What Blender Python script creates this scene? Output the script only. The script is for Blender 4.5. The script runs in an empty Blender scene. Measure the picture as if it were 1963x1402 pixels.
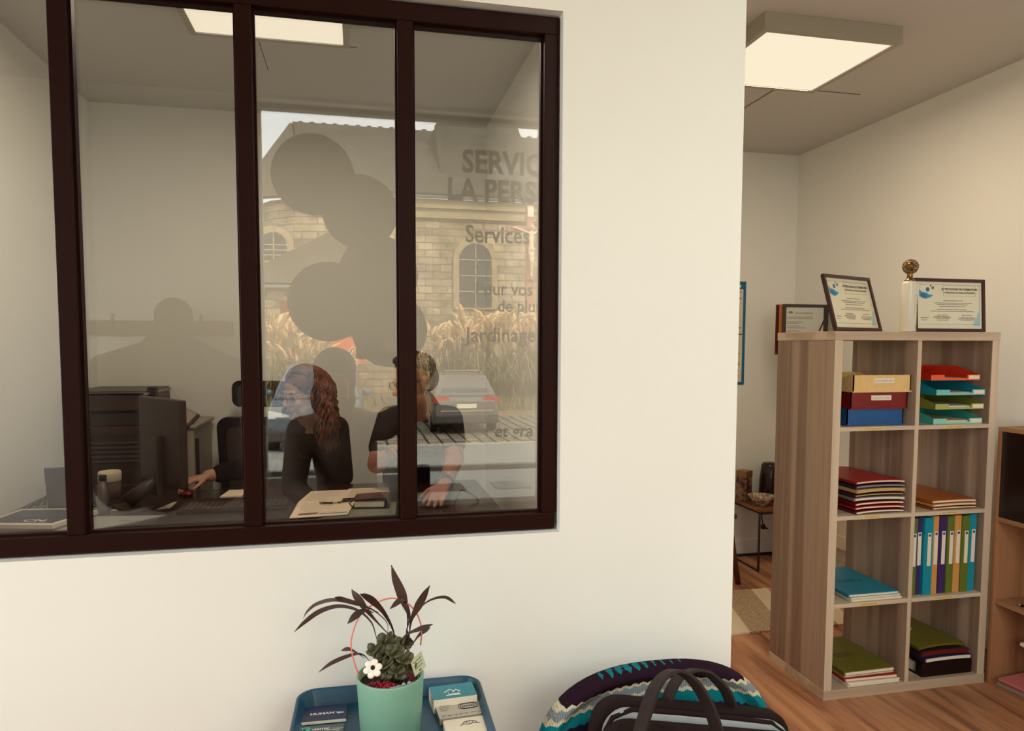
import bpy, bmesh, math, random
from mathutils import Vector, Matrix, Euler
random.seed(7)
SC = bpy.context.scene
COL = SC.collection
PI = math.pi
D = 1.42          # front face of the glazed partition
H = 1.411         # eye height
ZC = 2.674        # ceiling
MIR = 2 * D       # the street lies at real y = MIR - distance seen in the partition glass

def S(r, g, b):
    f = lambda c: (c / 255 / 12.92) if c / 255 <= .04045 else ((c / 255 + .055) / 1.055) ** 2.4
    return (f(r), f(g), f(b), 1.0)

# ---------------------------------------------------------------- camera
cd = bpy.data.cameras.new('camera')
cam = bpy.data.objects.new('camera', cd); COL.objects.link(cam)
R = ((0.97739112, -0.01163746, 0.21111883), (-0.21142179, -0.06665162, 0.97511968), (0.0027235, -0.99770844, -0.06760511))
m = Matrix.Identity(4)
for i in range(3):
    m[i][0], m[i][1], m[i][2] = R[i][0], -R[i][1], -R[i][2]
m.translation = (0, 0, H)
cam.matrix_world = m
cd.sensor_width = 36
cd.lens = 1360.6 / 1963 * 36
cd.shift_y = 54 / 1963
cd.clip_start = .02
cd.clip_end = 300
SC.camera = cam

# ---------------------------------------------------------------- world, sun, exposure
SC.view_settings.view_transform = 'Standard'
SC.view_settings.look = 'None'
SC.view_settings.gamma = 1
SC.view_settings.exposure = 0.0
SC.view_settings.use_curve_mapping = False
SC.cycles.use_denoising = True
SC.cycles.max_bounces = 10
SC.cycles.diffuse_bounces = 5
SC.cycles.glossy_bounces = 4
SC.cycles.transparent_max_bounces = 16
SC.cycles.sample_clamp_indirect = 6
SC.cycles.caustics_reflective = False
SC.cycles.caustics_refractive = False
w = bpy.data.worlds.new('sky'); SC.world = w
w.use_nodes = True
nt = w.node_tree; nt.nodes.clear()
out = nt.nodes.new('ShaderNodeOutputWorld'); bg = nt.nodes.new('ShaderNodeBackground')
tc = nt.nodes.new('ShaderNodeTexCoord'); nz = nt.nodes.new('ShaderNodeTexNoise'); cr = nt.nodes.new('ShaderNodeValToRGB')
nz.inputs['Scale'].default_value = 2.5; nz.inputs['Detail'].default_value = 5
cr.color_ramp.elements[0].position = .35; cr.color_ramp.elements[0].color = (.86, .94, .93, 1)
cr.color_ramp.elements[1].position = .62; cr.color_ramp.elements[1].color = (1, .99, .94, 1)
nt.links.new(tc.outputs['Generated'], nz.inputs['Vector']); nt.links.new(nz.outputs['Fac'], cr.inputs['Fac'])
nt.links.new(cr.outputs['Color'], bg.inputs['Color']); nt.links.new(bg.outputs['Background'], out.inputs['Surface'])
SKY = 6.2
bg.inputs['Strength'].default_value = SKY
sd = bpy.data.lights.new('sun', 'SUN'); sun = bpy.data.objects.new('sun', sd); COL.objects.link(sun)
sd.energy = 11.0; sd.angle = .02; sd.color = (1, .9, .72)
sun.rotation_euler = Vector((-.45, -.75, -.75)).to_track_quat('-Z', 'Y').to_euler()
# daylight portal in the shop window (a sampling aid only, it gives no light of its own)
WX0, WX1, WZ0, WZ1, WY = -.505, 1.75, .71, 2.655, -.93
pd = bpy.data.lights.new('window_portal', 'AREA'); po = bpy.data.objects.new('window_portal', pd); COL.objects.link(po)
SY0, SY1, SZ0, SZ1 = -.75, 1.15, .75, 2.40      # unseen side window, added to brighten the partition wall
pd.shape = 'RECTANGLE'; pd.size = WX1 - WX0; pd.size_y = WZ1 - WZ0
pd.cycles.is_portal = True
po.location = ((WX0 + WX1) / 2, WY - .02, (WZ0 + WZ1) / 2)
po.rotation_euler = Vector((0, 1, 0)).to_track_quat('-Z', 'Y').to_euler()

qd = bpy.data.lights.new('window_portal', 'AREA'); qo = bpy.data.objects.new('window_portal', qd); COL.objects.link(qo)  # second portal, for the added side window
qd.shape = 'RECTANGLE'; qd.size = SY1 - SY0; qd.size_y = SZ1 - SZ0; qd.cycles.is_portal = True
qo.location = (-2.02, (SY0 + SY1) / 2, (SZ0 + SZ1) / 2); qo.rotation_euler = Vector((1, 0, 0)).to_track_quat('-Z', 'Y').to_euler()
# two ceiling panels and an unseen one added for the white wall shine down (their housings and diffusers are built with the ceiling)
for (x, y, pw, lc) in ((1.8175, 2.79, 13, (1, .79, .56)), (-.32, 2.737, 13.5, (1, .85, .66)), (1.17, -.08, 20, (1, .98, .90))):
    ld = bpy.data.lights.new('panel_light', 'AREA'); lo = bpy.data.objects.new('panel_light', ld); COL.objects.link(lo)
    ld.shape = 'SQUARE'; ld.size = .52; ld.energy = pw; ld.color = lc; lo.location = (x, y, ZC - .064)

# ---------------------------------------------------------------- materials
_m = {}
def mat(name, col, rough=.55, metal=0.0, spec=.5, vary=0.0, vscale=8.0, stretch=(1, 1, 1), bump=0.0, bscale=200.0, coat=0.0, emit=0.0, col2=None):
    if name in _m: return _m[name]
    M = bpy.data.materials.new(name); M.use_nodes = True
    n = M.node_tree.nodes; L = M.node_tree.links; b = n['Principled BSDF']
    b.inputs['Base Color'].default_value = col
    b.inputs['Roughness'].default_value = rough; b.inputs['Metallic'].default_value = metal
    b.inputs['Specular IOR Level'].default_value = spec; b.inputs['Coat Weight'].default_value = coat
    if emit:
        b.inputs['Emission Color'].default_value = col; b.inputs['Emission Strength'].default_value = emit
    if vary or bump:
        t = n.new('ShaderNodeTexCoord'); mp = n.new('ShaderNodeMapping'); mp.inputs['Scale'].default_value = stretch
        L.new(t.outputs['Object'], mp.inputs['Vector'])
    if vary:
        z = n.new('ShaderNodeTexNoise'); z.inputs['Scale'].default_value = vscale; z.inputs['Detail'].default_value = 5
        r = n.new('ShaderNodeValToRGB')
        c2 = col2 or tuple(c * (1 - vary) for c in col[:3]) + (1,)
        r.color_ramp.elements[0].position = .38; r.color_ramp.elements[0].color = c2
        r.color_ramp.elements[1].position = .62; r.color_ramp.elements[1].color = col
        L.new(mp.outputs['Vector'], z.inputs['Vector']); L.new(z.outputs['Fac'], r.inputs['Fac']); L.new(r.outputs['Color'], b.inputs['Base Color'])
    if bump:
        z2 = n.new('ShaderNodeTexNoise'); z2.inputs['Scale'].default_value = bscale
        bp = n.new('ShaderNodeBump'); bp.inputs['Strength'].default_value = bump; bp.inputs['Distance'].default_value = .002
        L.new(mp.outputs['Vector'], z2.inputs['Vector']); L.new(z2.outputs['Fac'], bp.inputs['Height']); L.new(bp.outputs['Normal'], b.inputs['Normal'])
    _m[name] = M
    return M

def glass(name, f0=.06, tint=(1, 1, 1, 1), rough=0.0):
    if name in _m: return _m[name]
    M = bpy.data.materials.new(name); M.use_nodes = True
    n = M.node_tree.nodes; L = M.node_tree.links; n.clear()
    o = n.new('ShaderNodeOutputMaterial'); mx = n.new('ShaderNodeMixShader'); t = n.new('ShaderNodeBsdfTransparent'); g = n.new('ShaderNodeBsdfGlossy')
    t.inputs['Color'].default_value = tint; g.inputs['Roughness'].default_value = rough
    lw = n.new('ShaderNodeLayerWeight'); lw.inputs['Blend'].default_value = .5
    p = n.new('ShaderNodeMath'); p.operation = 'POWER'; p.inputs[1].default_value = 5
    a = n.new('ShaderNodeMath'); a.operation = 'MULTIPLY_ADD'; a.inputs[1].default_value = 1 - f0; a.inputs[2].default_value = f0
    L.new(lw.outputs['Facing'], p.inputs[0]); L.new(p.outputs[0], a.inputs[0]); L.new(a.outputs[0], mx.inputs['Fac'])
    L.new(t.outputs[0], mx.inputs[1]); L.new(g.outputs[0], mx.inputs[2]); L.new(mx.outputs[0], o.inputs['Surface'])
    _m[name] = M
    return M

def wood(name, c1, c2, axis, rough=.5, fine=60, broad=7):
    """Streaky board: grain runs along axis 0, 1 or 2."""
    if name in _m: return _m[name]
    M = bpy.data.materials.new(name); M.use_nodes = True
    n = M.node_tree.nodes; L = M.node_tree.links; b = n['Principled BSDF']; b.inputs['Roughness'].default_value = rough
    t = n.new('ShaderNodeTexCoord')
    def layer(sc, lo, hi, long_):
        mp = n.new('ShaderNodeMapping'); s = [sc] * 3; s[axis] = long_; mp.inputs['Scale'].default_value = s
        z = n.new('ShaderNodeTexNoise'); z.inputs['Scale'].default_value = 1; z.inputs['Detail'].default_value = 3; z.inputs['Distortion'].default_value = .3
        r = n.new('ShaderNodeValToRGB'); r.color_ramp.elements[0].position = lo; r.color_ramp.elements[1].position = hi
        L.new(t.outputs['Object'], mp.inputs['Vector']); L.new(mp.outputs['Vector'], z.inputs['Vector']); L.new(z.outputs['Fac'], r.inputs['Fac'])
        return r
    A = layer(broad, .44, .56, .25); B = layer(fine, .3, .75, 2.5)
    mx = n.new('ShaderNodeMix'); mx.data_type = 'RGBA'; mx.inputs['Factor'].default_value = .35
    L.new(A.outputs['Color'], mx.inputs['A']); L.new(B.outputs['Color'], mx.inputs['B'])
    m2 = n.new('ShaderNodeMix'); m2.data_type = 'RGBA'; m2.inputs['A'].default_value = c1; m2.inputs['B'].default_value = c2
    L.new(mx.outputs['Result'], m2.inputs['Factor']); L.new(m2.outputs['Result'], b.inputs['Base Color'])
    _m[name] = M
    return M

def floor_mat():
    M = bpy.data.materials.new('oak_laminate'); M.use_nodes = True
    n = M.node_tree.nodes; L = M.node_tree.links; b = n['Principled BSDF']; b.inputs['Roughness'].default_value = .38
    t = n.new('ShaderNodeTexCoord'); mp = n.new('ShaderNodeMapping'); mp.inputs['Rotation'].default_value = (0, 0, PI / 2)
    L.new(t.outputs['Object'], mp.inputs['Vector'])
    br = n.new('ShaderNodeTexBrick'); br.inputs['Scale'].default_value = 1; br.inputs['Brick Width'].default_value = 1.25; br.inputs['Row Height'].default_value = .19
    br.inputs['Mortar Size'].default_value = .0012; br.inputs['Color1'].default_value = (.85, .85, .85, 1); br.inputs['Color2'].default_value = (1, 1, 1, 1); br.inputs['Mortar'].default_value = (.35, .3, .3, 1)
    L.new(mp.outputs['Vector'], br.inputs['Vector'])
    m2 = n.new('ShaderNodeMapping'); m2.inputs['Scale'].default_value = (14, 1.6, 14); L.new(t.outputs['Object'], m2.inputs['Vector'])
    z = n.new('ShaderNodeTexNoise'); z.inputs['Scale'].default_value = 1; z.inputs['Detail'].default_value = 6; z.inputs['Distortion'].default_value = .8
    L.new(m2.outputs['Vector'], z.inputs['Vector'])
    r = n.new('ShaderNodeValToRGB'); e = r.color_ramp.elements
    e[0].position = .30; e[0].color = S(118, 72, 46); e[1].position = .62; e[1].color = S(204, 148, 108)
    x = e.new(.46); x.color = S(178, 122, 86)
    L.new(z.outputs['Fac'], r.inputs['Fac'])
    mx = n.new('ShaderNodeMix'); mx.data_type = 'RGBA'; mx.blend_type = 'MULTIPLY'; mx.inputs['Factor'].default_value = 1
    L.new(r.outputs['Color'], mx.inputs['A']); L.new(br.outputs['Color'], mx.inputs['B']); L.new(mx.outputs['Result'], b.inputs['Base Color'])
    return M

def masonry(name, c1, c2, cm, bw, bh, ms=.02, rough=.9, vary=.5, rot=(PI / 2, 0, 0), offset=.5):
    if name in _m: return _m[name]
    M = bpy.data.materials.new(name); M.use_nodes = True
    n = M.node_tree.nodes; L = M.node_tree.links; b = n['Principled BSDF']; b.inputs['Roughness'].default_value = rough
    t = n.new('ShaderNodeTexCoord'); mp = n.new('ShaderNodeMapping'); mp.inputs['Rotation'].default_value = rot
    L.new(t.outputs['Object'], mp.inputs['Vector'])
    br = n.new('ShaderNodeTexBrick'); br.inputs['Scale'].default_value = 1; br.inputs['Brick Width'].default_value = bw; br.inputs['Row Height'].default_value = bh
    br.offset = offset; br.inputs['Mortar Size'].default_value = ms; br.inputs['Color1'].default_value = c1; br.inputs['Color2'].default_value = c2; br.inputs['Mortar'].default_value = cm
    L.new(mp.outputs['Vector'], br.inputs['Vector'])
    z = n.new('ShaderNodeTexNoise'); z.inputs['Scale'].default_value = 1.3; z.inputs['Detail'].default_value = 8; L.new(t.outputs['Object'], z.inputs['Vector'])
    r = n.new('ShaderNodeValToRGB'); r.color_ramp.elements[0].position = .38; r.color_ramp.elements[0].color = (1 - vary,) * 3 + (1,); r.color_ramp.elements[1].position = .6
    L.new(z.outputs['Fac'], r.inputs['Fac'])
    mx = n.new('ShaderNodeMix'); mx.data_type = 'RGBA'; mx.blend_type = 'MULTIPLY'; mx.inputs['Factor'].default_value = 1
    L.new(br.outputs['Color'], mx.inputs['A']); L.new(r.outputs['Color'], mx.inputs['B']); L.new(mx.outputs['Result'], b.inputs['Base Color'])
    _m[name] = M
    return M

WALL = mat('white_wall_paint', S(236, 235, 228), .7, vary=.015, vscale=2)
CEIL = mat('ceiling_paint', S(200, 196, 191), .8)
BLK = mat('black_lacquer', S(34, 10, 6), .45, spec=.1)
BLK2 = mat('black_plastic', S(28, 10, 7), .5, spec=.25)
DKFAB = mat('black_fabric', S(26, 10, 8), .9, spec=.1, bump=.2)
PAPER = mat('white_paper', S(240, 230, 208), .8)
INK = mat('dark_ink', S(60, 52, 50), .8)
GREYINK = mat('grey_ink', S(130, 122, 112), .8)
WHT = mat('white_print', S(238, 234, 224), .7)
CHROME = mat('polished_metal', S(215, 200, 175), .18, 1.0)

# ---------------------------------------------------------------- mesh builder
class MB:
    def __init__(s): s.v = []; s.f = []
    def add(s, vs, fs, M=None):
        b = len(s.v)
        s.v += [tuple(M @ Vector(p)) if M else tuple(p) for p in vs]
        s.f += [tuple(b + i for i in f) for f in fs]
        return s
    def bx(s, x0, x1, y0, y1, z0, z1, M=None):
        vs = [(x, y, z) for z in (z0, z1) for y in (y0, y1) for x in (x0, x1)]
        return s.add(vs, [(0, 2, 3, 1), (4, 5, 7, 6), (0, 1, 5, 4), (2, 6, 7, 3), (0, 4, 6, 2), (1, 3, 7, 5)], M)
    def cone(s, p0, p1, r0, r1, n=16):
        p0, p1 = Vector(p0), Vector(p1); d = (p1 - p0).normalized()
        a = d.orthogonal().normalized(); b = d.cross(a)
        vs = []
        for p, r in ((p0, r0), (p1, r1)):
            vs += [p + (a * math.cos(t) + b * math.sin(t)) * r for t in (2 * PI * i / n for i in range(n))]
        fs = [(i, (i + 1) % n, n + (i + 1) % n, n + i) for i in range(n)] + [tuple(range(n - 1, -1, -1)), tuple(range(n, 2 * n))]
        return s.add(vs, fs)
    def tube(s, pts, r, n=8, closed=False, flat=None):
        """Tube along pts; r one radius or a list; flat=(a, b, ref) makes an a x b section held to direction ref."""
        P = [Vector(p) for p in pts]; k = len(P)
        rs = r if isinstance(r, (list, tuple)) else [r] * k
        T = [((P[(i + 1) % k] if closed or i < k - 1 else P[i]) - (P[i - 1] if closed or i > 0 else P[i])).normalized() for i in range(k)]
        a = T[0].orthogonal().normalized(); vs = []
        for i in range(k):
            if flat:
                a = T[i].cross(flat[3]) if len(flat) > 3 else Vector(flat[2]); a = (a - T[i] * a.dot(T[i])).normalized()
            else:
                a = (a - T[i] * a.dot(T[i]));  a = a.normalized() if a.length > 1e-6 else T[i].orthogonal().normalized()
            b = T[i].cross(a)
            if flat:
                ss = rs[i]
                vs += [P[i] + a * (x * flat[0] * ss) + b * (y * flat[1] * ss) for x, y in ((-1, -1), (1, -1), (1, 1), (-1, 1))]
            else:
                vs += [P[i] + (a * math.cos(t) + b * math.sin(t)) * rs[i] for t in (2 * PI * j / n for j in range(n))]
        n = 4 if flat else n
        fs = [(i * n + j, i * n + (j + 1) % n, ((i + 1) % k) * n + (j + 1) % n, ((i + 1) % k) * n + j) for i in range(k if closed else k - 1) for j in range(n)]
        if not closed: fs += [tuple(range(n - 1, -1, -1)), tuple((k - 1) * n + j for j in range(n))]
        return s.add(vs, fs)
    def lathe(s, prof, c=(0, 0, 0), n=32, M=None):
        vs = []; fs = []; k = len(prof)
        for r, z in prof: vs += [(c[0] + r * math.cos(2 * PI * i / n), c[1] + r * math.sin(2 * PI * i / n), c[2] + z) for i in range(n)]
        for j in range(k - 1): fs += [(j * n + i, j * n + (i + 1) % n, (j + 1) * n + (i + 1) % n, (j + 1) * n + i) for i in range(n)]
        if prof[0][0] > 1e-5: fs.append(tuple(range(n - 1, -1, -1)))
        if prof[-1][0] > 1e-5: fs.append(tuple((k - 1) * n + i for i in range(n)))
        return s.add(vs, fs, M)
    def prism(s, poly, z0, z1, M=None):
        n = len(poly)
        vs = [(x, y, z0) for x, y in poly] + [(x, y, z1) for x, y in poly]
        return s.add(vs, [tuple(range(n - 1, -1, -1)), tuple(range(n, 2 * n))] + [(i, (i + 1) % n, n + (i + 1) % n, n + i) for i in range(n)], M)
    def ball(s, c, r, M=None, nu=16, nv=10):
        rx, ry, rz = r if isinstance(r, (tuple, list)) else (r, r, r)
        vs = [(0, 0, -rz)]
        for j in range(1, nv):
            t = -PI / 2 + PI * j / nv
            vs += [(rx * math.cos(t) * math.cos(2 * PI * i / nu), ry * math.cos(t) * math.sin(2 * PI * i / nu), rz * math.sin(t)) for i in range(nu)]
        vs.append((0, 0, rz)); e = len(vs) - 1
        fs = [(0, 1 + (i + 1) % nu, 1 + i) for i in range(nu)]
        for j in range(nv - 2): fs += [(1 + j * nu + i, 1 + j * nu + (i + 1) % nu, 1 + (j + 1) * nu + (i + 1) % nu, 1 + (j + 1) * nu + i) for i in range(nu)]
        fs += [(e - nu + i, e - nu + (i + 1) % nu, e) for i in range(nu)]
        T = Matrix.Translation(c)
        return s.add(vs, fs, T @ M if M else T)
    def mesh(s, name):
        me = bpy.data.meshes.new(name); me.from_pydata(s.v, [], s.f); me.update()
        bm = bmesh.new(); bm.from_mesh(me); bmesh.ops.recalc_face_normals(bm, faces=bm.faces[:]); bm.to_mesh(me); bm.free()
        return me
    def build(s, name, material, parent=None, smooth=False, bevel=0.0, local=False, seg=2):
        return put(s.mesh(name), name, material, parent, smooth, bevel, local, seg)

def put(me, name, material, parent=None, smooth=False, bevel=0.0, local=False, seg=2):
    o = bpy.data.objects.new(name, me); COL.objects.link(o)
    me.materials.clear(); me.materials.append(material)
    if smooth: me.polygons.foreach_set('use_smooth', [True] * len(me.polygons))
    if bevel:
        b = o.modifiers.new('round', 'BEVEL'); b.width = bevel; b.segments = seg; b.limit_method = 'ANGLE'
    if parent:
        o.parent = parent
        if not local: o.matrix_parent_inverse = W(parent).inverted()
    return o

def W(o):
    M = Matrix.LocRotScale(o.location, o.rotation_euler, o.scale)
    return (W(o.parent) @ o.matrix_parent_inverse @ M) if o.parent else M

def tag(o, label, cat, group=None):
    o['label'] = label; o['category'] = cat
    if group: o['group'] = group
    return o
def thing(name, label, cat, loc=(0, 0, 0), rz=0.0, group=None):
    o = bpy.data.objects.new(name, None); COL.objects.link(o); o.empty_display_size = .1
    o.location = loc; o.rotation_euler = (0, 0, rz)
    return tag(o, label, cat, group)
def struct(o): o['kind'] = 'structure'; return o
def copy_tree(o, parent=None):
    c = o.copy(); COL.objects.link(c); c.parent = parent
    for ch in list(o.children): copy_tree(ch, c)
    return c
def text(name, body, size, M, material, parent, align='LEFT', bold=0.0, local=False, sx=1.0):
    """Flat lettering laid out in the plane of M (x along the line, y up), as one mesh."""
    cu = bpy.data.curves.new(name, 'FONT'); cu.body = body; cu.size = size; cu.align_x = align; cu.offset = bold; cu.resolution_u = 3
    t = bpy.data.objects.new(name, cu); COL.objects.link(t)
    dg = bpy.context.evaluated_depsgraph_get(); dg.update()
    me = bpy.data.meshes.new_from_object(t.evaluated_get(dg)); bpy.data.objects.remove(t); bpy.data.curves.remove(cu)
    me.transform(M @ Matrix.Diagonal((sx, 1, 1, 1)))
    return put(me, name, material, parent, local=local)
def frame3(o, x, y):
    """Matrix with origin o, x axis x, y axis y."""
    x = Vector(x).normalized(); y = Vector(y); y = (y - x * y.dot(x)).normalized(); z = x.cross(y)
    M = Matrix.Identity(4)
    for i in range(3): M[i][0], M[i][1], M[i][2], M[i][3] = x[i], y[i], z[i], o[i]
    return M
def rrect(w, h, r, n=6):
    """Rounded rectangle outline centred on the origin."""
    p = []
    for cx, cy, a0 in ((w / 2 - r, h / 2 - r, 0), (-w / 2 + r, h / 2 - r, 90), (-w / 2 + r, -h / 2 + r, 180), (w / 2 - r, -h / 2 + r, 270)):
        p += [(cx + r * math.cos(math.radians(a0 + 90 * i / n)), cy + r * math.sin(math.radians(a0 + 90 * i / n))) for i in range(n + 1)]
    return p
def spline(pts, n=6):
    """Catmull-Rom through pts."""
    P = [Vector(p) for p in pts]; P = [P[0] * 2 - P[1]] + P + [P[-1] * 2 - P[-2]]; o = []
    for i in range(1, len(P) - 2):
        for k in range(n):
            t = k / n; a, b, c, d = P[i - 1:i + 3]
            o.append(.5 * ((2 * b) + (c - a) * t + (2 * a - 5 * b + 4 * c - d) * t * t + (3 * b - a - 3 * c + d) * t ** 3))
    return o + [P[-2]]
# ================================================================ the setting
def wall(name, *boxes, m=WALL):
    b = MB()
    for q in boxes: b.bx(*q)
    return struct(b.build(name, m))
FX0, FX1, FY0, FY1 = -2.0, 2.87, WY, 4.29
fl = struct(MB().bx(FX0 - .2, FX1 + .2, FY0 - .2, FY1 + .2, -.12, 0).build('floor', floor_mat()))
wall('ceiling', (FX0 - .2, FX1 + .2, FY0 - .2, FY1 + .2, ZC, ZC + .15), m=CEIL)
HX0, HX1, HZ0, HZ1 = -.835, .411, 1.019, 2.082
wall('wall_partition', (FX0, HX0, D, D + .075, 0, ZC), (HX1, .815, D, D + .075, 0, ZC), (HX0, HX1, D, D + .075, 0, HZ0), (HX0, HX1, D, D + .075, HZ1, ZC))
wall('wall_office_right', (.74, .815, D + .075, FY1, 0, ZC))
wall('wall_office_left', (-1.44, -1.36, D + .075, FY1, 0, ZC))
wall('wall_office_back', (-1.36, .74, 4.17, FY1, 0, ZC))
wall('wall_left', (FX0 - .2, FX0, FY0 - .2, SY0, 0, ZC), (FX0 - .2, FX0, SY1, FY1 + .2, 0, ZC), (FX0 - .2, FX0, SY0, SY1, 0, SZ0), (FX0 - .2, FX0, SY0, SY1, SZ1, ZC))
wall('wall_right', (FX1, FX1 + .2, FY0 - .2, FY1 + .2, 0, ZC))
wall('wall_back', (FX0, FX1, FY1, FY1 + .2, 0, ZC))
wall('wall_front', (FX0, WX0, WY - .2, WY, 0, ZC), (WX1, FX1, WY - .2, WY, 0, ZC), (WX0, WX1, WY - .2, WY, 0, WZ0), (WX0, WX1, WY - .2, WY, WZ1, ZC))
wall('baseboard_back', (.815, FX1, FY1 - .014, FY1, 0, .10))
wall('baseboard_right', (FX1 - .014, FX1, D, FY1 - .014, 0, .10))
wall('baseboard_hall', (.815, .829, D + .08, FY1 - .014, 0, .10))

# glazed partition window (black steel frame, four panes)
w1 = bpy.data.objects.new('window_1', None); COL.objects.link(w1); w1.location = (-.21, D + .04, HZ0); struct(w1)
PANE = glass('clear_glass', .075)
YF, YB = D + .02, D + .066
MB().bx(HX0 + .004, .404, YF - .002, YB, 1.0225, 1.0565).build('bottom_rail', BLK, w1, bevel=.0015)
MB().bx(HX0 + .004, .409, YF, YB, 2.044, 2.078).build('top_rail', BLK, w1, bevel=.0015)
MB().bx(.378, .4085, YF, YB, 1.0565, 2.044).build('stile', BLK, w1, bevel=.0015)
MB().bx(HX0 + .004, HX0 + .036, YF, YB, 1.0565, 2.044).build('stile', BLK, w1, bevel=.0015)
XM = [-.5165, -.2035, .0965]
for x in XM: MB().bx(x - .0155, x + .0155, YF + .001, YB, 1.0565, 2.044).build('mullion', BLK, w1, bevel=.0015)
ed = [HX0 + .036] + XM + [.378]
for i in range(4):
    a = ed[i] + (.0155 if i else 0); b = ed[i + 1] - (.0155 if i < 3 else 0)
    bead = MB(); q = .004
    for x0, x1, z0, z1 in ((a, b, 1.0565, 1.0565 + q), (a, b, 2.044 - q, 2.044), (a, a + q, 1.0565 + q, 2.044 - q), (b - q, b, 1.0565 + q, 2.044 - q)):
        bead.bx(x0, x1, YF + .016, YF + .024, z0, z1)
    bead.build('glazing_bead', BLK, w1)
    MB().bx(a + .0005, b - .0005, YF + .025, YF + .031, 1.057, 2.0435).build('pane', PANE, w1)

# shop window
w2 = bpy.data.objects.new('window_2', None); COL.objects.link(w2); w2.location = ((WX0 + WX1) / 2, WY - .1, WZ0); struct(w2)
FRM = mat('grey_window_frame', S(150, 145, 132), .5)
f = MB(); t = .025
for q in ((WX0, WX1, WZ0, WZ0 + t), (WX0, WX1, WZ1 - t, WZ1), (WX0, WX0 + t, WZ0 + t, WZ1 - t), (WX1 - t, WX1, WZ0 + t, WZ1 - t)): f.bx(q[0], q[1], WY - .12, WY - .06, q[2], q[3])
f.build('window_frame', FRM, w2)
MB().bx(WX0 + t, WX1 - t, WY - .094, WY - .088, WZ0 + t, WZ1 - t).build('pane', glass('shop_glass', .04), w2)
w3 = bpy.data.objects.new('added_side_window', None); COL.objects.link(w3); w3.location = (FX0 - .1, .2, SZ0); struct(w3)  # added out of view to let more daylight onto the white wall
f = MB(); e = .04
for q in ((SY0, SY1, SZ0, SZ0 + e), (SY0, SY1, SZ1 - e, SZ1), (SY0, SY0 + e, SZ0 + e, SZ1 - e), (SY1 - e, SY1, SZ0 + e, SZ1 - e)): f.bx(FX0 - .12, FX0 - .06, *q)
f.build('window_frame', FRM, w3)
MB().bx(FX0 - .094, FX0 - .088, SY0 + e, SY1 - e, SZ0 + e, SZ1 - e).build('pane', glass('shop_glass', .04), w3)
# vinyl circles and lettering on the shop window: laid out as read from the street
VIN = mat('grey_vinyl_film', S(120, 112, 98), .7); VIN2 = mat('dark_vinyl_lettering', S(58, 52, 44), .7)
def mirp(px, py, dist):
    """Point at distance dist behind the partition glass whose image lies at photo pixel (px, py): a position in the street."""
    c = Vector(((px - 981) / 1360.6, (py - 755) / 1360.6, 1)); d = Vector([sum(R[i][j] * c[j] for j in range(3)) for i in range(3)])
    d *= dist / d.y
    return Vector((d.x, MIR - dist, H + d.z))
DG = MIR - (WY - .088) ; yg = WY - .0875
for i, (px, py, r) in enumerate(((597, 326, 75), (690, 400, 70), (726, 524, 75), (628, 577, 75), (748, 632, 72))):
    c = mirp(px, py, DG); rr = r / 1360.6 * DG
    MB().prism([(rr * math.cos(a * PI / 32), rr * math.sin(a * PI / 32)) for a in range(64)], 0, .0006, frame3((c.x, yg + .0008 * (i + 1), c.z), (1, 0, 0), (0, 0, 1))).build('vinyl_circle', VIN, w2)
def shoptext(body, px, py, hpx, bold=.0, shear=0, align='LEFT', sx=.87):
    c = mirp(px, py, DG); sz = hpx / 1360.6 * DG / .70
    M = frame3((c.x, yg + .002, c.z), (1, 0, 0), (0, 0, 1))
    if shear: M = M @ Matrix(((1, .18, 0, 0), (0, 1, 0, 0), (0, 0, 1, 0), (0, 0, 0, 1)))
    text('vinyl_lettering', body, sz, M, VIN2, w2, align, bold * sz, sx=sx)
shoptext('SERVICES À', 890, 321, 42, .030)
shoptext('LA PERSONNE', 860, 375, 41, .030)
shoptext('Services tout', 896, 459, 33, .018, sx=.84)
shoptext('Pour vos', 916, 563, 26, .014)
shoptext('de plus', 959, 596, 24, .010, sx=.92)
shoptext('Jardinage', 897, 655, 29, .010, sx=.95)
shoptext('et gra', 952, 842, 24, .020, 1, sx=1.0)

# ceiling panel lights
LFR = mat('grey_lamp_housing', S(168, 162, 146), .5)
DIFF = mat('glowing_diffuser', (.97, .84, .62, 1), .6, emit=.97); DIFF.node_tree.nodes['Principled BSDF'].inputs['Base Color'].default_value = (.03, .03, .03, 1)
def panel_light(label, x0, x1, y0, y1):
    t = thing('ceiling_panel_light', label, 'ceiling light', ((x0 + x1) / 2, (y0 + y1) / 2, ZC), group='square ceiling panel lights')
    f = MB(); e = .024
    for q in ((x0, x1, y0, y0 + e), (x0, x1, y1 - e, y1), (x0, x0 + e, y0 + e, y1 - e), (x1 - e, x1, y0 + e, y1 - e)): f.bx(*q, ZC - .066, ZC - .0005)
    f.build('housing', LFR, t)
    MB().bx(x0 + e, x1 - e, y0 + e, y1 - e, ZC - .062, ZC - .055).build('diffuser', DIFF, t)
panel_light('square glowing ceiling panel above the open hall with the cube bookcase', 1.515, 2.120, 2.505, 3.075)
panel_light('square glowing ceiling panel seen through the black framed glass, over the desk', -.62, -.02, 2.44, 3.034)
panel_light('added unseen ceiling panel brightening the front room, beyond the armchair', 0.87, 1.47, -.38, .22)  # extra lamp out of view, added to brighten the partition wall
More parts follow.
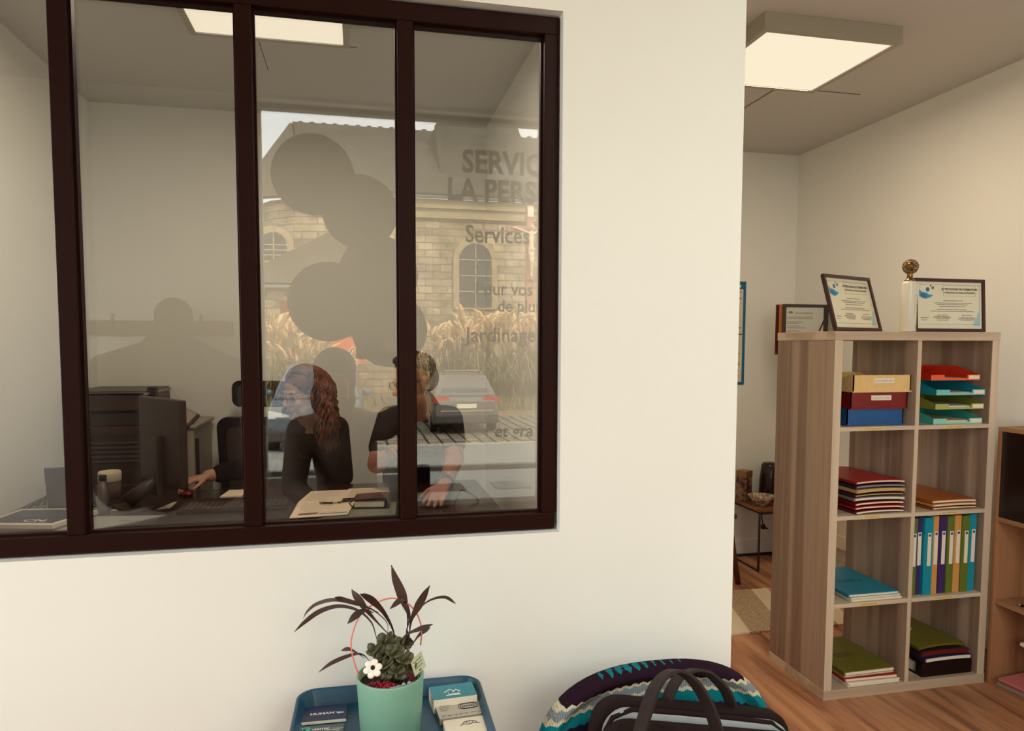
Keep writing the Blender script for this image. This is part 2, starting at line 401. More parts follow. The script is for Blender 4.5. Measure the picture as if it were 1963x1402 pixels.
# ceiling access hatches
HGAP = mat('dark_gap', S(70, 58, 50), .9)
def hatch(name, x0, x1, y0, y1):
    e = .004
    o = bpy.data.objects.new(name, None); COL.objects.link(o); o.location = ((x0 + x1) / 2, (y0 + y1) / 2, ZC); struct(o)
    MB().bx(x0, x1, y0, y1, ZC - .003, ZC).build('hatch_panel', CEIL, o)
    g = MB()
    for q in ((x0 - e, x1, y0 - e, y0), (x0 - e, x0, y0, y1)): g.bx(*q, ZC - .0015, ZC)
    g.build('hatch_gap', HGAP, o)
hatch('trim_1', 2.02, 2.478, 3.205, 3.61)
hatch('trim_2', -.387, .011, 3.18, 3.53)
# electric heater on the hall wall behind the bookcase
ht = thing('wall_heater', 'low white electric wall heater behind the cube bookcase', 'heater', (2.83, 3.5, .2))
MB().bx(2.80, 2.866, 3.15, 3.95, .21, .675).build('heater_body', mat('heater_white', S(226, 214, 190), .5), ht, bevel=.006)
MB().bx(2.794, 2.80, 3.15, 3.95, .205, .285).build('lower_grille', mat('heater_white', S(226, 214, 190)), ht, bevel=.002)
MB().bx(2.794, 2.80, 3.15, 3.95, .60, .68).build('upper_grille', mat('heater_white', S(226, 214, 190)), ht, bevel=.002)

# ================================================================ cube bookcase
OV = wood('grey_oak_lit_edge', S(222, 202, 176), S(190, 168, 142), 2)  # same oak in a lighter tone: light on the front edges put into the colour
OS = wood('grey_oak_shaded_side', S(184, 160, 138), S(132, 108, 90), 2, broad=11)  # same oak painted darker, for shade on the sides and divider
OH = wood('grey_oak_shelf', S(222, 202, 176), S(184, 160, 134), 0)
BX0, BX1, BY0, BY1 = 1.797, 2.558, 2.416, 2.799
TAPE = mat('yellow_label_tape', S(226, 200, 140), .6)
bc = thing('bookcase', 'tall grey oak cube bookcase of eight compartments full of folders', 'bookcase', ((BX0 + BX1) / 2, (BY0 + BY1) / 2, 0))
MB().bx(BX0 - .002, BX1 + .002, BY0 - .002, BY1 + .002, 1.436, 1.470).build('top_board', OH, bc, bevel=.001)
MB().bx(BX0 - .002, BX1 + .002, BY0 - .002, BY1 + .002, 0, .040).build('base_board', OH, bc, bevel=.001)
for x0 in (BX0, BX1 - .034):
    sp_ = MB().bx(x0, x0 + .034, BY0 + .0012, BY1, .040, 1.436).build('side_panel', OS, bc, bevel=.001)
    MB().bx(x0, x0 + .034, BY0, BY0 + .0011, .040, 1.436).build('lit_edge', OV, sp_)  # thin strip that carries the painted lit tone of the front
XD0, XD1 = 2.171, 2.189
SZ = [.040, .373, .727, 1.080, 1.436]; ST = [.040, .389, .743, 1.096]
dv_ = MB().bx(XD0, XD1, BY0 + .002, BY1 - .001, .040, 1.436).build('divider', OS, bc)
MB().bx(XD0, XD1, BY0 + .001, BY0 + .0019, .040, 1.436).build('lit_edge', OV, dv_)
for k in (1, 2, 3):
    for x0, x1 in ((BX0 + .034, XD0), (XD1, BX1 - .034)):
        MB().bx(x0, x1, BY0 + .001, BY1 - .001, SZ[k], ST[k]).build('shelf', OH, bc)
for k, a, b_ in ((3, 1.925, 2.028), (3, 2.302, 2.405), (2, 1.94, 2.035), (2, 2.305, 2.40), (1, 1.94, 2.04), (1, 2.285, 2.385)):
    l = MB().bx(a, b_, BY0 - .0004, BY0 + .001, SZ[k] + .001, ST[k] - .001).build('shelf_label', TAPE, bc)
    l['label'] = 'yellow printed label strip'
    b = MB(); x = a + .015
    while x < b_ - .012:
        s_ = random.uniform(.003, .010); b.bx(x, x + s_, BY0 - .0007, BY0 - .0002, SZ[k] + .006, SZ[k] + .010); x += s_ + .003
    b.build('label_print', mat('tape_ink', S(176, 150, 100), .7), l)

def colmat(name, c, rough=.45): return mat(name, c, rough, vary=.06, vscale=30)
C_RED = colmat('red_card', S(176, 30, 24)); C_DRED = colmat('dark_red_plastic', S(128, 10, 14), .3); C_ORA = colmat('orange_card', S(186, 96, 28))
C_OLV = colmat('olive_card', S(112, 106, 30)); C_TUR = colmat('turquoise_card', S(0, 140, 168)); C_PUR = colmat('purple_card', S(66, 42, 104))
C_AMB = colmat('amber_card', S(222, 158, 86)); C_CRM = colmat('cream_plastic', S(240, 202, 134), .4); C_BLU = colmat('blue_plastic', S(30, 88, 150), .3)
C_GRN = colmat('green_card', S(104, 122, 44)); C_TEA = colmat('teal_plastic', S(70, 178, 160), .35); C_TRQ = colmat('turquoise_plastic', S(20, 150, 170), .35)
C_ORP = colmat('red_orange_plastic', S(214, 44, 12), .3); C_OLP = colmat('olive_plastic', S(138, 138, 52), .35); C_BLK = BLK2; C_PNK = colmat('pink_card', S(206, 120, 116)); C_TAN = colmat('tan_card', S(214, 176, 120)); C_GRY = colmat('grey_card', S(150, 142, 134))
C_NVY = colmat('navy_card', S(52, 44, 78)); C_MAR = colmat('maroon_card', S(104, 22, 24))

# closed document trays, first compartment
def doc_tray(label, z, x0, x1, y0, y1, h, m, lab):
    t = thing('document_tray', label, 'document tray', ((x0 + x1) / 2, (y0 + y1) / 2, z), group='deep document trays stacked in the top compartment')
    b = MB(); e = .004
    b.bx(x0, x1, y0, y1, z, z + e); b.bx(x0, x1, y0, y0 + e, z + e, z + h); b.bx(x0, x1, y1 - e, y1, z + e, z + h)
    n = 10                                                     # scooped sides
    for x in (x0, x1 - e):
        prof = [(y0, z + e), (y1, z + e), (y1, z + h)] + [(y1 - .03 - (y1 - y0 - .06) * i / n, z + h - .032 * math.sin(PI * i / n)) for i in range(n + 1)] + [(y0, z + h)]
        M = Matrix(((0, 0, 1, 0), (1, 0, 0, 0), (0, 1, 0, 0), (0, 0, 0, 1)))
        b.prism(prof, x, x + e, M)
    b.bx(x0 - .003, x1 + .003, y0 - .003, y0 + .002, z - .0005, z + .005)
    b.build('tray_body', m, t)
    MB().bx(x0 + .012, x1 - .012, y0 + .012, y1 - .012, z + e, z + h * .55).build('paper', PAPER, t)
    if lab:
        cx = (x0 + x1) / 2 + .008
        l = MB().bx(cx - .046, cx + .046, y0 - .0012, y0 - .0002, z + h * .52, z + h * .82).build('label_sticker', PAPER, t)
        text('label_print', lab, .0078, frame3((cx, y0 - .0016, z + h * .635), (1, 0, 0), (0, 0, 1)), GREYINK, l, 'CENTER')
doc_tray('blue closed document tray at the bottom of the stack of three', 1.0975, 1.888, 2.145, 2.452, 2.76, .066, C_BLU, None)
doc_tray('dark red document tray with white label between blue and cream trays', 1.1635, 1.897, 2.157, 2.446, 2.76, .066, C_DRED, 'courrier client à qualifier')
doc_tray('cream yellow document tray on top of the stack of three', 1.2305, 1.900, 2.162, 2.438, 2.76, .068, C_CRM, 'courrier entreprise à gérer')

# open letter trays, second compartment
def letter_tray(label, z, x0, x1, y0, y1, m, m2, papers):
    t = thing('letter_tray', label, 'letter tray', ((x0 + x1) / 2, (y0 + y1) / 2, z), group='open letter trays stacked in the top compartment')
    b = MB(); e = .003
    b.bx(x0, x1, y0, y1, z, z + e)
    M = Matrix(((0, 0, 1, 0), (1, 0, 0, 0), (0, 1, 0, 0), (0, 0, 0, 1)))
    for x in (x0, x1 - e): b.prism([(y0, z + e), (y1, z + e), (y1, z + .056), (y0 + .12, z + .056), (y0, z + .022)], x, x + e, M)
    b.bx(x0, x1, y1 - e, y1, z + e, z + .05)
    b.build('tray_body', m, t)
    lip = MB(); wd = x1 - x0
    lip.bx(x0, x0 + wd * .27, y0 - .002, y0 + .002, z, z + .022); lip.bx(x1 - wd * .26, x1, y0 - .002, y0 + .002, z, z + .022); lip.bx(x0 + wd * .27, x1 - wd * .26, y0 - .002, y0 + .002, z, z + .008)
    lip.build('front_lip', m2, t)
    MB().bx(x1 - wd * .24, x1 - .006, y0 - .0035, y0 - .002, z + .004, z + .019).build('label_sticker', PAPER, t)
    for k in range(papers):
        a = .004 * k
        MB().bx(x0 + .012 + a, x1 - .014, y0 + .006 + a, y1 - .02, z + e + .0005 + .003 * k, z + e + .003 + .003 * k).build('paper', PAPER, t)
def light(n, c): return colmat(n, c, .35)
letter_tray('teal open letter tray at the bottom of the four coloured trays', 1.0965, 2.277, 2.513, 2.44, 2.75, C_TEA, light('pale_teal_plastic', S(150, 216, 196)), 3)
letter_tray('olive green open letter tray holding white paper, above the teal one', 1.157, 2.280, 2.515, 2.436, 2.75, C_OLP, light('pale_olive_plastic', S(176, 178, 92)), 3)
letter_tray('turquoise blue open letter tray under the red one', 1.215, 2.282, 2.517, 2.436, 2.75, C_TRQ, light('pale_turquoise_plastic', S(120, 206, 206)), 2)
letter_tray('red orange open letter tray topping the four coloured trays', 1.275, 2.262, 2.499, 2.445, 2.75, C_ORP, light('pale_orange_plastic', S(236, 96, 54)), 1)

# folders
def folder(label, x0, x1, y0, y1, z, th, cover, fill=None, rz=0.0, group=None, name='folder', sag=0.0, print_=None, cat='folder'):
    cx, cy = (x0 + x1) / 2, (y0 + y1) / 2; hw, hd = (x1 - x0) / 2, (y1 - y0) / 2
    t = thing(name, label, cat, (cx, cy, z), rz, group)
    e = min(.0028, th * .3)
    n = 8; b = MB()
    def sheet(z0, zt, x0, x1, y0, y1, bd):
        vs = []; fs = []
        for i in range(n + 1):
            u = i / n; x = x0 + (x1 - x0) * u
            lift = sag * math.sin(PI * u) * .6 - sag * max(0, abs(u - .5) * 2 - .8)
            for y in (y0, y1):
                for zz in (z0, zt): bd.v.append((x, y, zz + lift))
        for i in range(n):
            k = len(bd.v) - (n + 1) * 4 + i * 4
            bd.f += [(k, k + 4, k + 5, k + 1), (k + 2, k + 3, k + 7, k + 6), (k, k + 2, k + 6, k + 4), (k + 1, k + 5, k + 7, k + 3)]
        k = len(bd.v) - (n + 1) * 4; bd.f += [(k, k + 1, k + 3, k + 2), (k + 4 * n, k + 4 * n + 2, k + 4 * n + 3, k + 4 * n + 1)]
    sheet(0, e, -hw, hw, -hd, hd, b); sheet(th - e, th, -hw, hw, -hd, hd, b)
    b.bx(-hw, -hw + e, -hd, hd, e, th - e)
    b.build('cover', cover, t, local=True)
    if fill:
        p = MB(); sheet(e, th - e, -hw + .006, hw - .006, -hd - .002, hd - .006, p); p.build('paper', fill, t, local=True)
    if print_:
        for k, (s_, dx, dy) in enumerate(((.5, 0, 0), (.8, .0, -.012), (.6, .01, -.024))):
            MB().bx(-hw * s_ + dx, hw * s_ * .6 + dx, dy - .0015, dy + .0015, th + sag * .55, th + sag * .55 + .0004).build('cover_print', INK, t, local=True)
    return t
g = 'folders piled in the compartment with the red pile'
z = .7450
for lab, th, cv, fi, dx, rz in (
    ('maroon folder at the very bottom of the red pile', .011, C_MAR, PAPER, .0, .03), ('red folder second from the bottom of the red pile', .010, C_RED, PAPER, .004, .0),
    ('dark red folder with pale pages, third from the bottom of the red pile', .011, C_DRED, PAPER, -.002, .02), ('grey folder in the middle of the red pile', .012, C_GRY, PAPER, .006, -.03),
    ('dark brown folder above the grey one in the red pile', .008, mat('dark_brown_card', S(70, 34, 28), .5), C_TAN, -.004, .02), ('tan folder with cream pages in the upper part of the red pile', .012, C_TAN, C_TAN, .0, .04),
    ('navy folder just under the top of the red pile', .011, C_NVY, C_GRY, .005, .0), ('red folder with white pages lying on top of the red pile', .010, C_RED, PAPER, .0, .02)):
    folder(lab, 1.918 + dx, 2.150 + dx, 2.432, 2.755, z, th, cv, fi, rz, g, sag=.006); z += th + .0065
g = 'folders in the compartment of orange folders'; z = .7450
for lab, th, cv, rz in (('dark orange folder at the bottom of the orange pile', .009, mat('brown_orange_card', S(150, 72, 26), .5), .0), ('amber folder in the middle of the orange pile', .010, C_AMB, .015), ('orange folder with white pages on top of the orange pile', .012, C_ORA, -.01)):
    folder(lab, 2.285, 2.50, 2.434, 2.76, z, th, cv, PAPER, rz, g, sag=.003); z += th + .0035
g = 'turquoise folder and papers'; z = .3905
folder('thin white paper folder under the turquoise one', 1.916, 2.150, 2.425, 2.74, z, .008, PAPER, PAPER, .0, g)
folder('second white paper folder directly below the turquoise cover', 1.912, 2.146, 2.43, 2.745, z + .009, .008, mat('cream_card', S(226, 220, 200), .7), PAPER, .02, g)
folder('turquoise folder lying on two white paper folders', 1.902, 2.138, 2.428, 2.75, z + .018, .013, C_TUR, PAPER, .0, g, print_=1)
g = 'folders in the lower compartment with the olive folder'; z = .0415
folder('white paper folder at the bottom below the olive folder', 1.91, 2.152, 2.42, 2.73, z, .016, PAPER, PAPER, .0, g)
folder('red folder between white pages and olive folder', 1.905, 2.150, 2.43, 2.74, z + .017, .014, C_RED, PAPER, -.02, g)
folder('tan folder just under the olive folder with printed cover', 1.90, 2.138, 2.44, 2.745, z + .032, .010, C_TAN, PAPER, .02, g)
folder('olive green folder with printed lines, topmost of the lower pile', 1.895, 2.134, 2.432, 2.745, z + .043, .016, C_OLV, PAPER, .02, g, print_=1)
# binder lying flat with folders on it, last compartment
lb = thing('ring_binder', 'black ring binder lying flat at the bottom of the last compartment', 'binder', (2.39, 2.58, .0405))
MB().bx(2.268, 2.514, 2.432, 2.47, .0405, .1005).build('spine', C_BLK, lb, bevel=.004)
MB().bx(2.268, 2.514, 2.47, 2.75, .0405, .0435).build('cover', C_BLK, lb); MB().bx(2.268, 2.514, 2.47, 2.75, .0975, .1005).build('cover', C_BLK, lb)
MB().bx(2.28, 2.505, 2.475, 2.74, .0437, .085).build('paper', PAPER, lb)
g = 'folders lying on the flat black binder'; z = .101
folder('white paper folder lying on the flat black ring binder', 2.282, 2.512, 2.436, 2.74, z, .018, C_NVY, PAPER, .01, g, sag=.004)
folder('dark clear plastic folder below the olive cover on the black binder', 2.272, 2.508, 2.442, 2.745, z + .021, .022, mat('dark_plum_plastic', S(62, 40, 44), .3), C_MAR, -.02, g, sag=.008)
t = folder('olive folder with pale half round sticker on the black binder', 2.258, 2.494, 2.45, 2.755, z + .052, .010, C_OLV, C_OLV, .02, g, sag=.012)
MB().prism([(.032 * math.cos(a * PI / 12), .032 * math.sin(a * PI / 12)) for a in range(13)], .0185, .019, Matrix.Translation((-.035, .02, .001)) @ Matrix.Rotation(PI, 4, 'Z')).build('sticker', C_TAN, t, local=True)
# standing binders
x = 2.193
for i, (lab, wd, m, dy, hh) in enumerate((
    ('olive green binder standing against the bookcase divider', .033, C_GRN, .004, .322), ('slim purple binder standing second from the divider', .028, C_PUR, .012, .324), ('wide turquoise binder standing between purple and amber ones', .043, C_TRQ, .0, .322),
    ('amber binder standing next to the wide turquoise one', .032, C_AMB, .008, .325), ('purple binder standing in the middle of the row', .036, C_PUR, .006, .325), ('green binder standing between purple and second amber binder', .034, C_GRN, .004, .323),
    ('amber binder standing between two green binders', .034, C_AMB, .006, .325), ('green binder standing beside the outermost turquoise one', .038, C_GRN, .003, .322), ('turquoise binder standing against the outer panel of the bookcase', .034, C_TRQ, .006, .326))):
    y0 = 2.436 + dy; x1 = x + wd
    t = thing('binder', lab, 'binder', ((x + x1) / 2, 2.58, .3895), group='binders standing in a row')
    b = MB(); b.bx(x + .001, x1 - .001, y0, y0 + .003, .3895, .3895 + hh); b.bx(x + .001, x + .003, y0 + .003, y0 + .29, .3895, .3895 + hh); b.bx(x1 - .003, x1 - .001, y0 + .003, y0 + .29, .3895, .3895 + hh)
    b.build('cover', m, t, bevel=.0008)
    MB().bx(x + .005, x1 - .005, y0 + .02, y0 + .285, .394, .3895 + hh - .012).build('paper', PAPER, t)
    c = (x + x1) / 2 + .003
    l = MB().bx(c - .0085, c + .0085, y0 - .001, y0 - .0002, .3895 + hh * .38, .3895 + hh * .805).build('spine_label', PAPER, t)
    MB().prism([(.006 * math.cos(a * PI / 8), .006 * math.sin(a * PI / 8)) for a in range(16)], 0, .0006, frame3((c, y0 - .0012, .3895 + hh * .775), (1, 0, 0), (0, 0, 1))).build('logo_dot', mat('blue_grey_print', S(70, 90, 130), .6), l)
    x = x1 + .0012

# ---- things on top of the bookcase
FRB = mat('dark_brown_frame', S(58, 24, 18), .35); CERT = mat('cream_certificate', S(236, 230, 204), .6)
TQ = mat('turquoise_print', S(60, 160, 190), .6); DBL = mat('blue_print', S(70, 110, 160), .6); OLG = mat('olive_print', S(120, 128, 70), .6); LBL = mat('pale_blue_print', S(170, 205, 210), .6)
def certificate(label, M, w, h, stand):
    """M: origin at the middle of the bottom edge, x along the frame, y up the frame, z towards the viewer."""
    t = thing('framed_certificate', label, 'framed certificate', M.translation, group='framed certificates on the bookcase')
    e = .013
    f = MB()
    for q in ((-w / 2, w / 2, 0, e), (-w / 2, w / 2, h - e, h), (-w / 2, -w / 2 + e, e, h - e), (w / 2 - e, w / 2, e, h - e)): f.bx(*q, 0, .012, M)
    f.build('frame', FRB, t, bevel=.001)
    MB().bx(-w / 2 + e, w / 2 - e, e, h - e, .001, .005, M).build('certificate_sheet', PAPER, t)
    pw, ph = w - 2 * e - .014, h - 2 * e - .014
    MB().bx(-pw / 2, pw / 2, e + .007, h - e - .007, .005, .0053, M).build('certificate_print', CERT, t)
    q = MB(); z0, z1 = .0054, .0056
    X = lambda u: -pw / 2 + u * pw
    Y = lambda v: e + .007 + v * ph
    P = lambda l: [(X(a), Y(b)) for a, b in l]
    q.prism(P([(.02, .70), (.02, .86), (.06, .80), (.13, .79), (.17, .75), (.24, .73), (.20, .68), (.12, .64), (.07, .66)]), z0, z1, M)
    q.build('swoosh_print', TQ, t)
    MB().prism(P([(.03, .72), (.06, .78), (.12, .74), (.16, .70), (.10, .67)]), z1, z1 + .0002, M).build('swoosh_print', DBL, t)
    for cx, cy, r, mm in ((.155, .86, .030, DBL), (.235, .90, .022, OLG), (.20, .945, .010, INK)):
        MB().prism([(X(cx) + r * pw * math.cos(a * PI / 10), Y(cy) + r * pw * 1.0 * math.sin(a * PI / 10)) for a in range(20)], z0, z1, M).build('bubble_print', mm, t)
    MB().prism(P([(.985, .03), (.985, .36), (.955, .33), (.94, .22), (.90, .18), (.88, .03)]), z0, z1, M).build('corner_print', LBL, t)
    ln = MB(); zl = .0057
    for v in (.06, .97):  ln.bx(X(.02), X(.985), Y(v), Y(v) + .0009, z0, zl, M)
    ln.bx(X(.985), X(.985) + .0009, Y(.06), Y(.97), z0, zl, M)
    ln.build('border_print', DBL, t)
    Mt = lambda u, v: M @ Matrix.Translation((X(u), Y(v), .0062))
    bd = MB()
    for u0, u1, v0, v1 in ((.40, .92, .955, .958), (.40, .92, .715, .718), (.40, .4025, .715, .958), (.9175, .92, .715, .958)): bd.bx(X(u0), X(u1), Y(v0), Y(v1), z0, zl, M)
    bd.build('heading_box', GREYINK, t)
    text('certificate_lettering', 'ATTESTATION DE FORMATION', .0125, Mt(.66, .85), INK, t, 'CENTER', .0003)
    text('certificate_lettering', '« Intégration au réseau de franchise', .0105, Mt(.66, .78), INK, t, 'CENTER', .0002)
    rows = MB()
    for v, a, b in ((.60, .40, .72), (.545, .26, .86), (.51, .30, .80), (.465, .34, .76), (.395, .30, .78), (.355, .2, .9), (.265, .30, .46), (.265, .70, .86), (.235, .26, .5), (.21, .24, .52), (.18, .28, .5), (.15, .30, .48), (.21, .66, .92), (.18, .64, .90), (.15, .68, .88), (.20, .04, .17), (.15, .05, .14)):
        u = a
        while u < b:
            s = random.uniform(.012, .035); rows.bx(X(u), X(min(u + s, b)), Y(v), Y(v) + .0028, z0, zl, M); u += s + .007
    rows.build('certificate_text_rows', GREYINK, t)
    MB().bx(-w / 2 + .004, w / 2 - .004, .004, h - .004, -.004, 0, M).build('backing', FRB, t)
    if stand:
        a = M @ Vector((-w * .42, h * .45, -.004)); b = M @ Vector((-w * .42, 0, -.004)); c = Vector((a.x, a.y, 1.4715)) ; back = (M.to_3x3() @ Vector((0, 0, -1))); back.z = 0
        MB().tube([a, b + back.normalized() * .075 + Vector((0, 0, 1.4725 - b.z))], .0035, 6).build('easel_leg', FRB, t)
    else:
        a = M @ Vector((0, h * .6, -.004)); back = (M.to_3x3() @ Vector((0, 0, -1))); back.z = 0
        MB().tube([a, Vector((a.x, a.y, 1.4745)) + back.normalized() * .09], .005, 6).build('easel_leg', FRB, t)
a = math.radians(21.5); tl = math.radians(16)
xd = Vector((math.cos(a), math.sin(a), 0)); nrm = Vector((math.sin(a), -math.cos(a), 0))
M1 = frame3(Vector((1.806, 2.44, 1.4712)) + xd * .165, xd, Vector((0, 0, math.cos(tl))) - nrm * math.sin(tl))
certificate('dark framed certificate turned sideways at the near corner of the bookcase top', M1, .33, .232, True)
tl = math.radians(4)
M2 = frame3((2.358, 2.466, 1.4712), (1, .02, 0), (0, math.sin(tl), math.cos(tl)))
certificate('dark framed certificate facing forward behind the white perfume bottle', M2, .345, .216, False)
sp = thing('perfume_bottle', 'tall white spray bottle with ornate gold ball cap on the bookcase', 'perfume bottle', (2.138, 2.437, 1.4705))
MB().lathe([(.0, 0), (.0265, .0), (.0285, .003), (.0285, .188), (.0265, .196), (.018, .199), (0, .199)], (2.138, 2.437, 1.4705), 28).build('bottle', mat('white_glossy_bottle', S(232, 226, 208), .25), sp, smooth=True)
GOLD = mat('antique_gold', S(150, 118, 84), .28, 1.0)
MB().lathe([(.02, .199), (.02, .203), (.012, .207), (.010, .232), (.014, .236), (0, .236)], (2.138, 2.437, 1.4705), 20).build('cap_neck', GOLD, sp, smooth=True)
b = MB(); c0 = Vector((2.138, 2.437, 1.4705 + .256))
for i in range(46):                                             # filigree ball
    zz = 1 - 2 * (i + .5) / 46; th = i * 2.39996; rr = math.sqrt(1 - zz * zz); nv = Vector((rr * math.cos(th), rr * math.sin(th), zz))
    M = frame3(c0 + nv * .0275, nv.orthogonal(), nv.cross(nv.orthogonal()))
    b.tube([M @ Vector((.0058 * math.cos(k * PI / 5), .0058 * math.sin(k * PI / 5), 0)) for k in range(10)], .0016, 5, closed=True)
    if i % 3 == 0: b.ball(c0 + nv * .0285, .0026, None, 8, 6)
b.ball(c0, .019, None, 14, 10)
b.build('cap_ball', GOLD, sp, smooth=True)
lb2 = MB(); y = 2.437 - .0289
arc = lambda a: (2.138 + .0287 * math.sin(a), 2.437 - .0287 * math.cos(a))
def onb(a0, a1, z0, z1, nm, m):
    q = MB(); n = 8
    for i in range(n):
        p, r_ = arc(a0 + (a1 - a0) * i / n), arc(a0 + (a1 - a0) * (i + 1) / n)
        q.add([(p[0], p[1], z0), (r_[0], r_[1], z0), (r_[0], r_[1], z1), (p[0], p[1], z1)], [(0, 1, 2, 3)])
    return q.build(nm, m, sp)
for a0, a1, z0, z1 in ((.05, 1.2, 1.545, 1.546), (.05, 1.2, 1.611, 1.612), (.05, .07, 1.545, 1.612), (1.18, 1.2, 1.545, 1.612), (.45, .85, 1.592, 1.594), (.4, .9, 1.586, 1.588), (.4, .85, 1.572, 1.577), (.35, .9, 1.565, 1.569), (.5, .7, 1.553, 1.557), (.3, 1.0, 1.494, 1.496), (.2, .9, 1.488, 1.490), (.4, 1.0, 1.482, 1.484)):
    onb(a0, a1, z0, z1, 'bottle_print', GREYINK)

# ================================================================ second shelf unit against the hall's outer wall
CB1 = wood('warm_oak_board', S(172, 122, 84), S(136, 92, 60), 2); CB2 = wood('warm_oak_shelf', S(172, 128, 90), S(136, 96, 62), 1)
cb = thing('storage_cabinet', 'low warm oak cabinet with a black door beside the bookcase', 'cabinet', (2.70, 2.05, 0))
CX0, CX1, CY0, CY1 = 2.567, 2.866, 1.62, 2.412
MB().bx(CX0, CX1, CY0, CY1, 1.066, 1.084).build('top_board', CB2, cb, bevel=.001)
for y0 in (CY0, CY1 - .018): MB().bx(CX0, CX1, y0, y0 + .018, 0, 1.066).build('side_panel', CB1, cb, bevel=.001)
MB().bx(CX1 - .006, CX1, CY0 + .018, CY1 - .018, .018, 1.066).build('back_panel', CB1, cb)
MB().bx(CX0, CX1 - .006, CY0 + .018, CY1 - .018, .0, .018).build('bottom_board', CB2, cb)
MB().bx(CX0 + .004, CX1 - .006, CY0 + .018, CY1 - .018, .348, .366).build('shelf', CB2, cb)
MB().bx(CX0, CX1 - .006, CY0 + .018, CY1 - .018, .694, .712).build('shelf', CB2, cb)
dr = MB().bx(CX0 + .002, CX0 + .016, CY0 + .022, CY1 - .020, .714, 1.064).build('door', mat('black_gloss_door', S(26, 8, 6), .3), cb)
dr['label'] = 'black flap door'
g = 'pink folders on the cabinet bottom'
folder('pink folder on the cabinet bottom board, topmost of three', 2.575, 2.84, 2.02, 2.36, .044, .010, C_PNK, PAPER, .12, g)
folder('dusty pink folder directly below the topmost pink one', 2.575, 2.84, 2.02, 2.36, .032, .010, mat('dusty_pink_card', S(176, 100, 98), .6), PAPER, .06, g)
folder('pale folder at the bottom of the pink pile', 2.58, 2.84, 2.02, 2.37, .0185, .012, C_GRY, PAPER, .1, g)
sb_ = thing('storage_box', 'brown card box standing at the back of the cabinet bottom', 'box', (2.77, 1.83, .0185))
MB().bx(2.69, 2.85, 1.66, 2.015, .0185, .190).build('box_body', colmat('brown_card_box', S(132, 88, 58)), sb_, bevel=.003); MB().bx(2.686, 2.854, 1.656, 2.012, .190, .205).build('box_lid', colmat('brown_card_box', S(132, 88, 58)), sb_, bevel=.002)
folder('white papers jutting out over the pink folders inside the cabinet', 2.60, 2.83, 1.96, 2.295, .2065, .012, PAPER, PAPER, .0, None, 'loose_paper', cat='papers')
pn = thing('pen', 'small dark pen lying on the middle cabinet shelf', 'pen', (2.61, 2.26, .372))
MB().tube([(2.60, 2.30, .3715), (2.62, 2.17, .3715)], .005, 8).build('barrel', BLK2, pn, smooth=True)
MB().tube([(2.60, 2.30, .3715), (2.597, 2.317, .3715)], [.005, .0015], 8).build('tip', CHROME, pn, smooth=True)

# ================================================================ far end of the hall
ps = thing('wall_poster', 'blue bordered notice poster on the far wall by the partition end', 'poster', (2.38, FY1, 1.5))
PB = mat('petrol_blue_print', S(24, 104, 136), .6)
MB().bx(2.10, 2.507, FY1 - .004, FY1 - .0005, 1.155, 1.836).build('poster_border', PB, ps)
MB().bx(2.12, 2.487, FY1 - .0048, FY1 - .004, 1.175, 1.785).build('poster_sheet', mat('poster_cream', S(222, 214, 192), .6), ps)
b = MB(); zz = 1.77
while zz > 1.2:
    b.bx(2.13, 2.465 + random.uniform(-.05, .012), FY1 - .0053, FY1 - .0047, zz - .006, zz); zz -= random.choice((.012, .014, .03))
b.build('poster_text_rows', GREYINK, ps)
MB().bx(2.12, 2.487, FY1 - .0054, FY1 - .0047, 1.487, 1.492).build('poster_rule', INK, ps)
MB().bx(2.35, 2.47, FY1 - .0046, FY1 - .0038, 1.797, 1.812).build('poster_heading', PAPER, ps)

fd = thing('flip_display', 'wall mounted display with swinging document panels in the far corner', 'document display', (2.85, 3.92, 1.52))
MB().bx(2.842, 2.866, 3.84, 4.0, 1.39, 1.65).build('wall_bracket', mat('grey_bracket', S(170, 168, 156), .5), fd, bevel=.003)
cols = [mat('maroon_panel_frame', S(90, 24, 16), .5), mat('orange_panel_frame', S(196, 120, 70), .5), mat('dark_panel_frame', S(58, 48, 42), .5)]
for k in range(3):
    y = 3.962 - .032 * k; x0 = 2.526 + .003 * k
    f = MB(); e = .018; z0, z1, x1 = (1.36, 1.372, 1.372)[k], 1.668, 2.838
    for q in ((x0, x1, z0, z0 + e), (x0, x1, z1 - e, z1), (x0, x0 + e, z0 + e, z1 - e), (x1 - e * 1.6, x1, z0 + e, z1 - e)): f.bx(q[0], q[1], y - .006, y + .006, q[2], q[3])
    p = f.build('display_panel', cols[k], fd); p['label'] = ('maroon panel frame', 'orange panel frame', 'dark panel frame')[k]
    MB().bx(x0 + e, x1 - e * 1.6, y - .002, y + .002, z0 + e, z1 - e).build('document_sheet', mat('grey_sheet', S(196, 196, 184), .4), p)
    if k == 2:
        MB().ball((x0 + .05, y - .0025, 1.618), (.016, .0008, .007)).build('sheet_logo', GREYINK, p)
        text('sheet_heading', 'Liste de renseignements', .0125, frame3((x0 + .08, y - .0028, 1.611), (1, 0, 0), (0, 0, 1)), INK, p)
        b = MB()
        for zz in (1.589, 1.578, 1.559, 1.55, 1.533, 1.523, 1.503, 1.493): b.bx(x0 + .028, x0 + random.uniform(.1, .25), y - .0029, y - .0022, zz, zz + .003)
        b.build('sheet_text_rows', GREYINK, p)

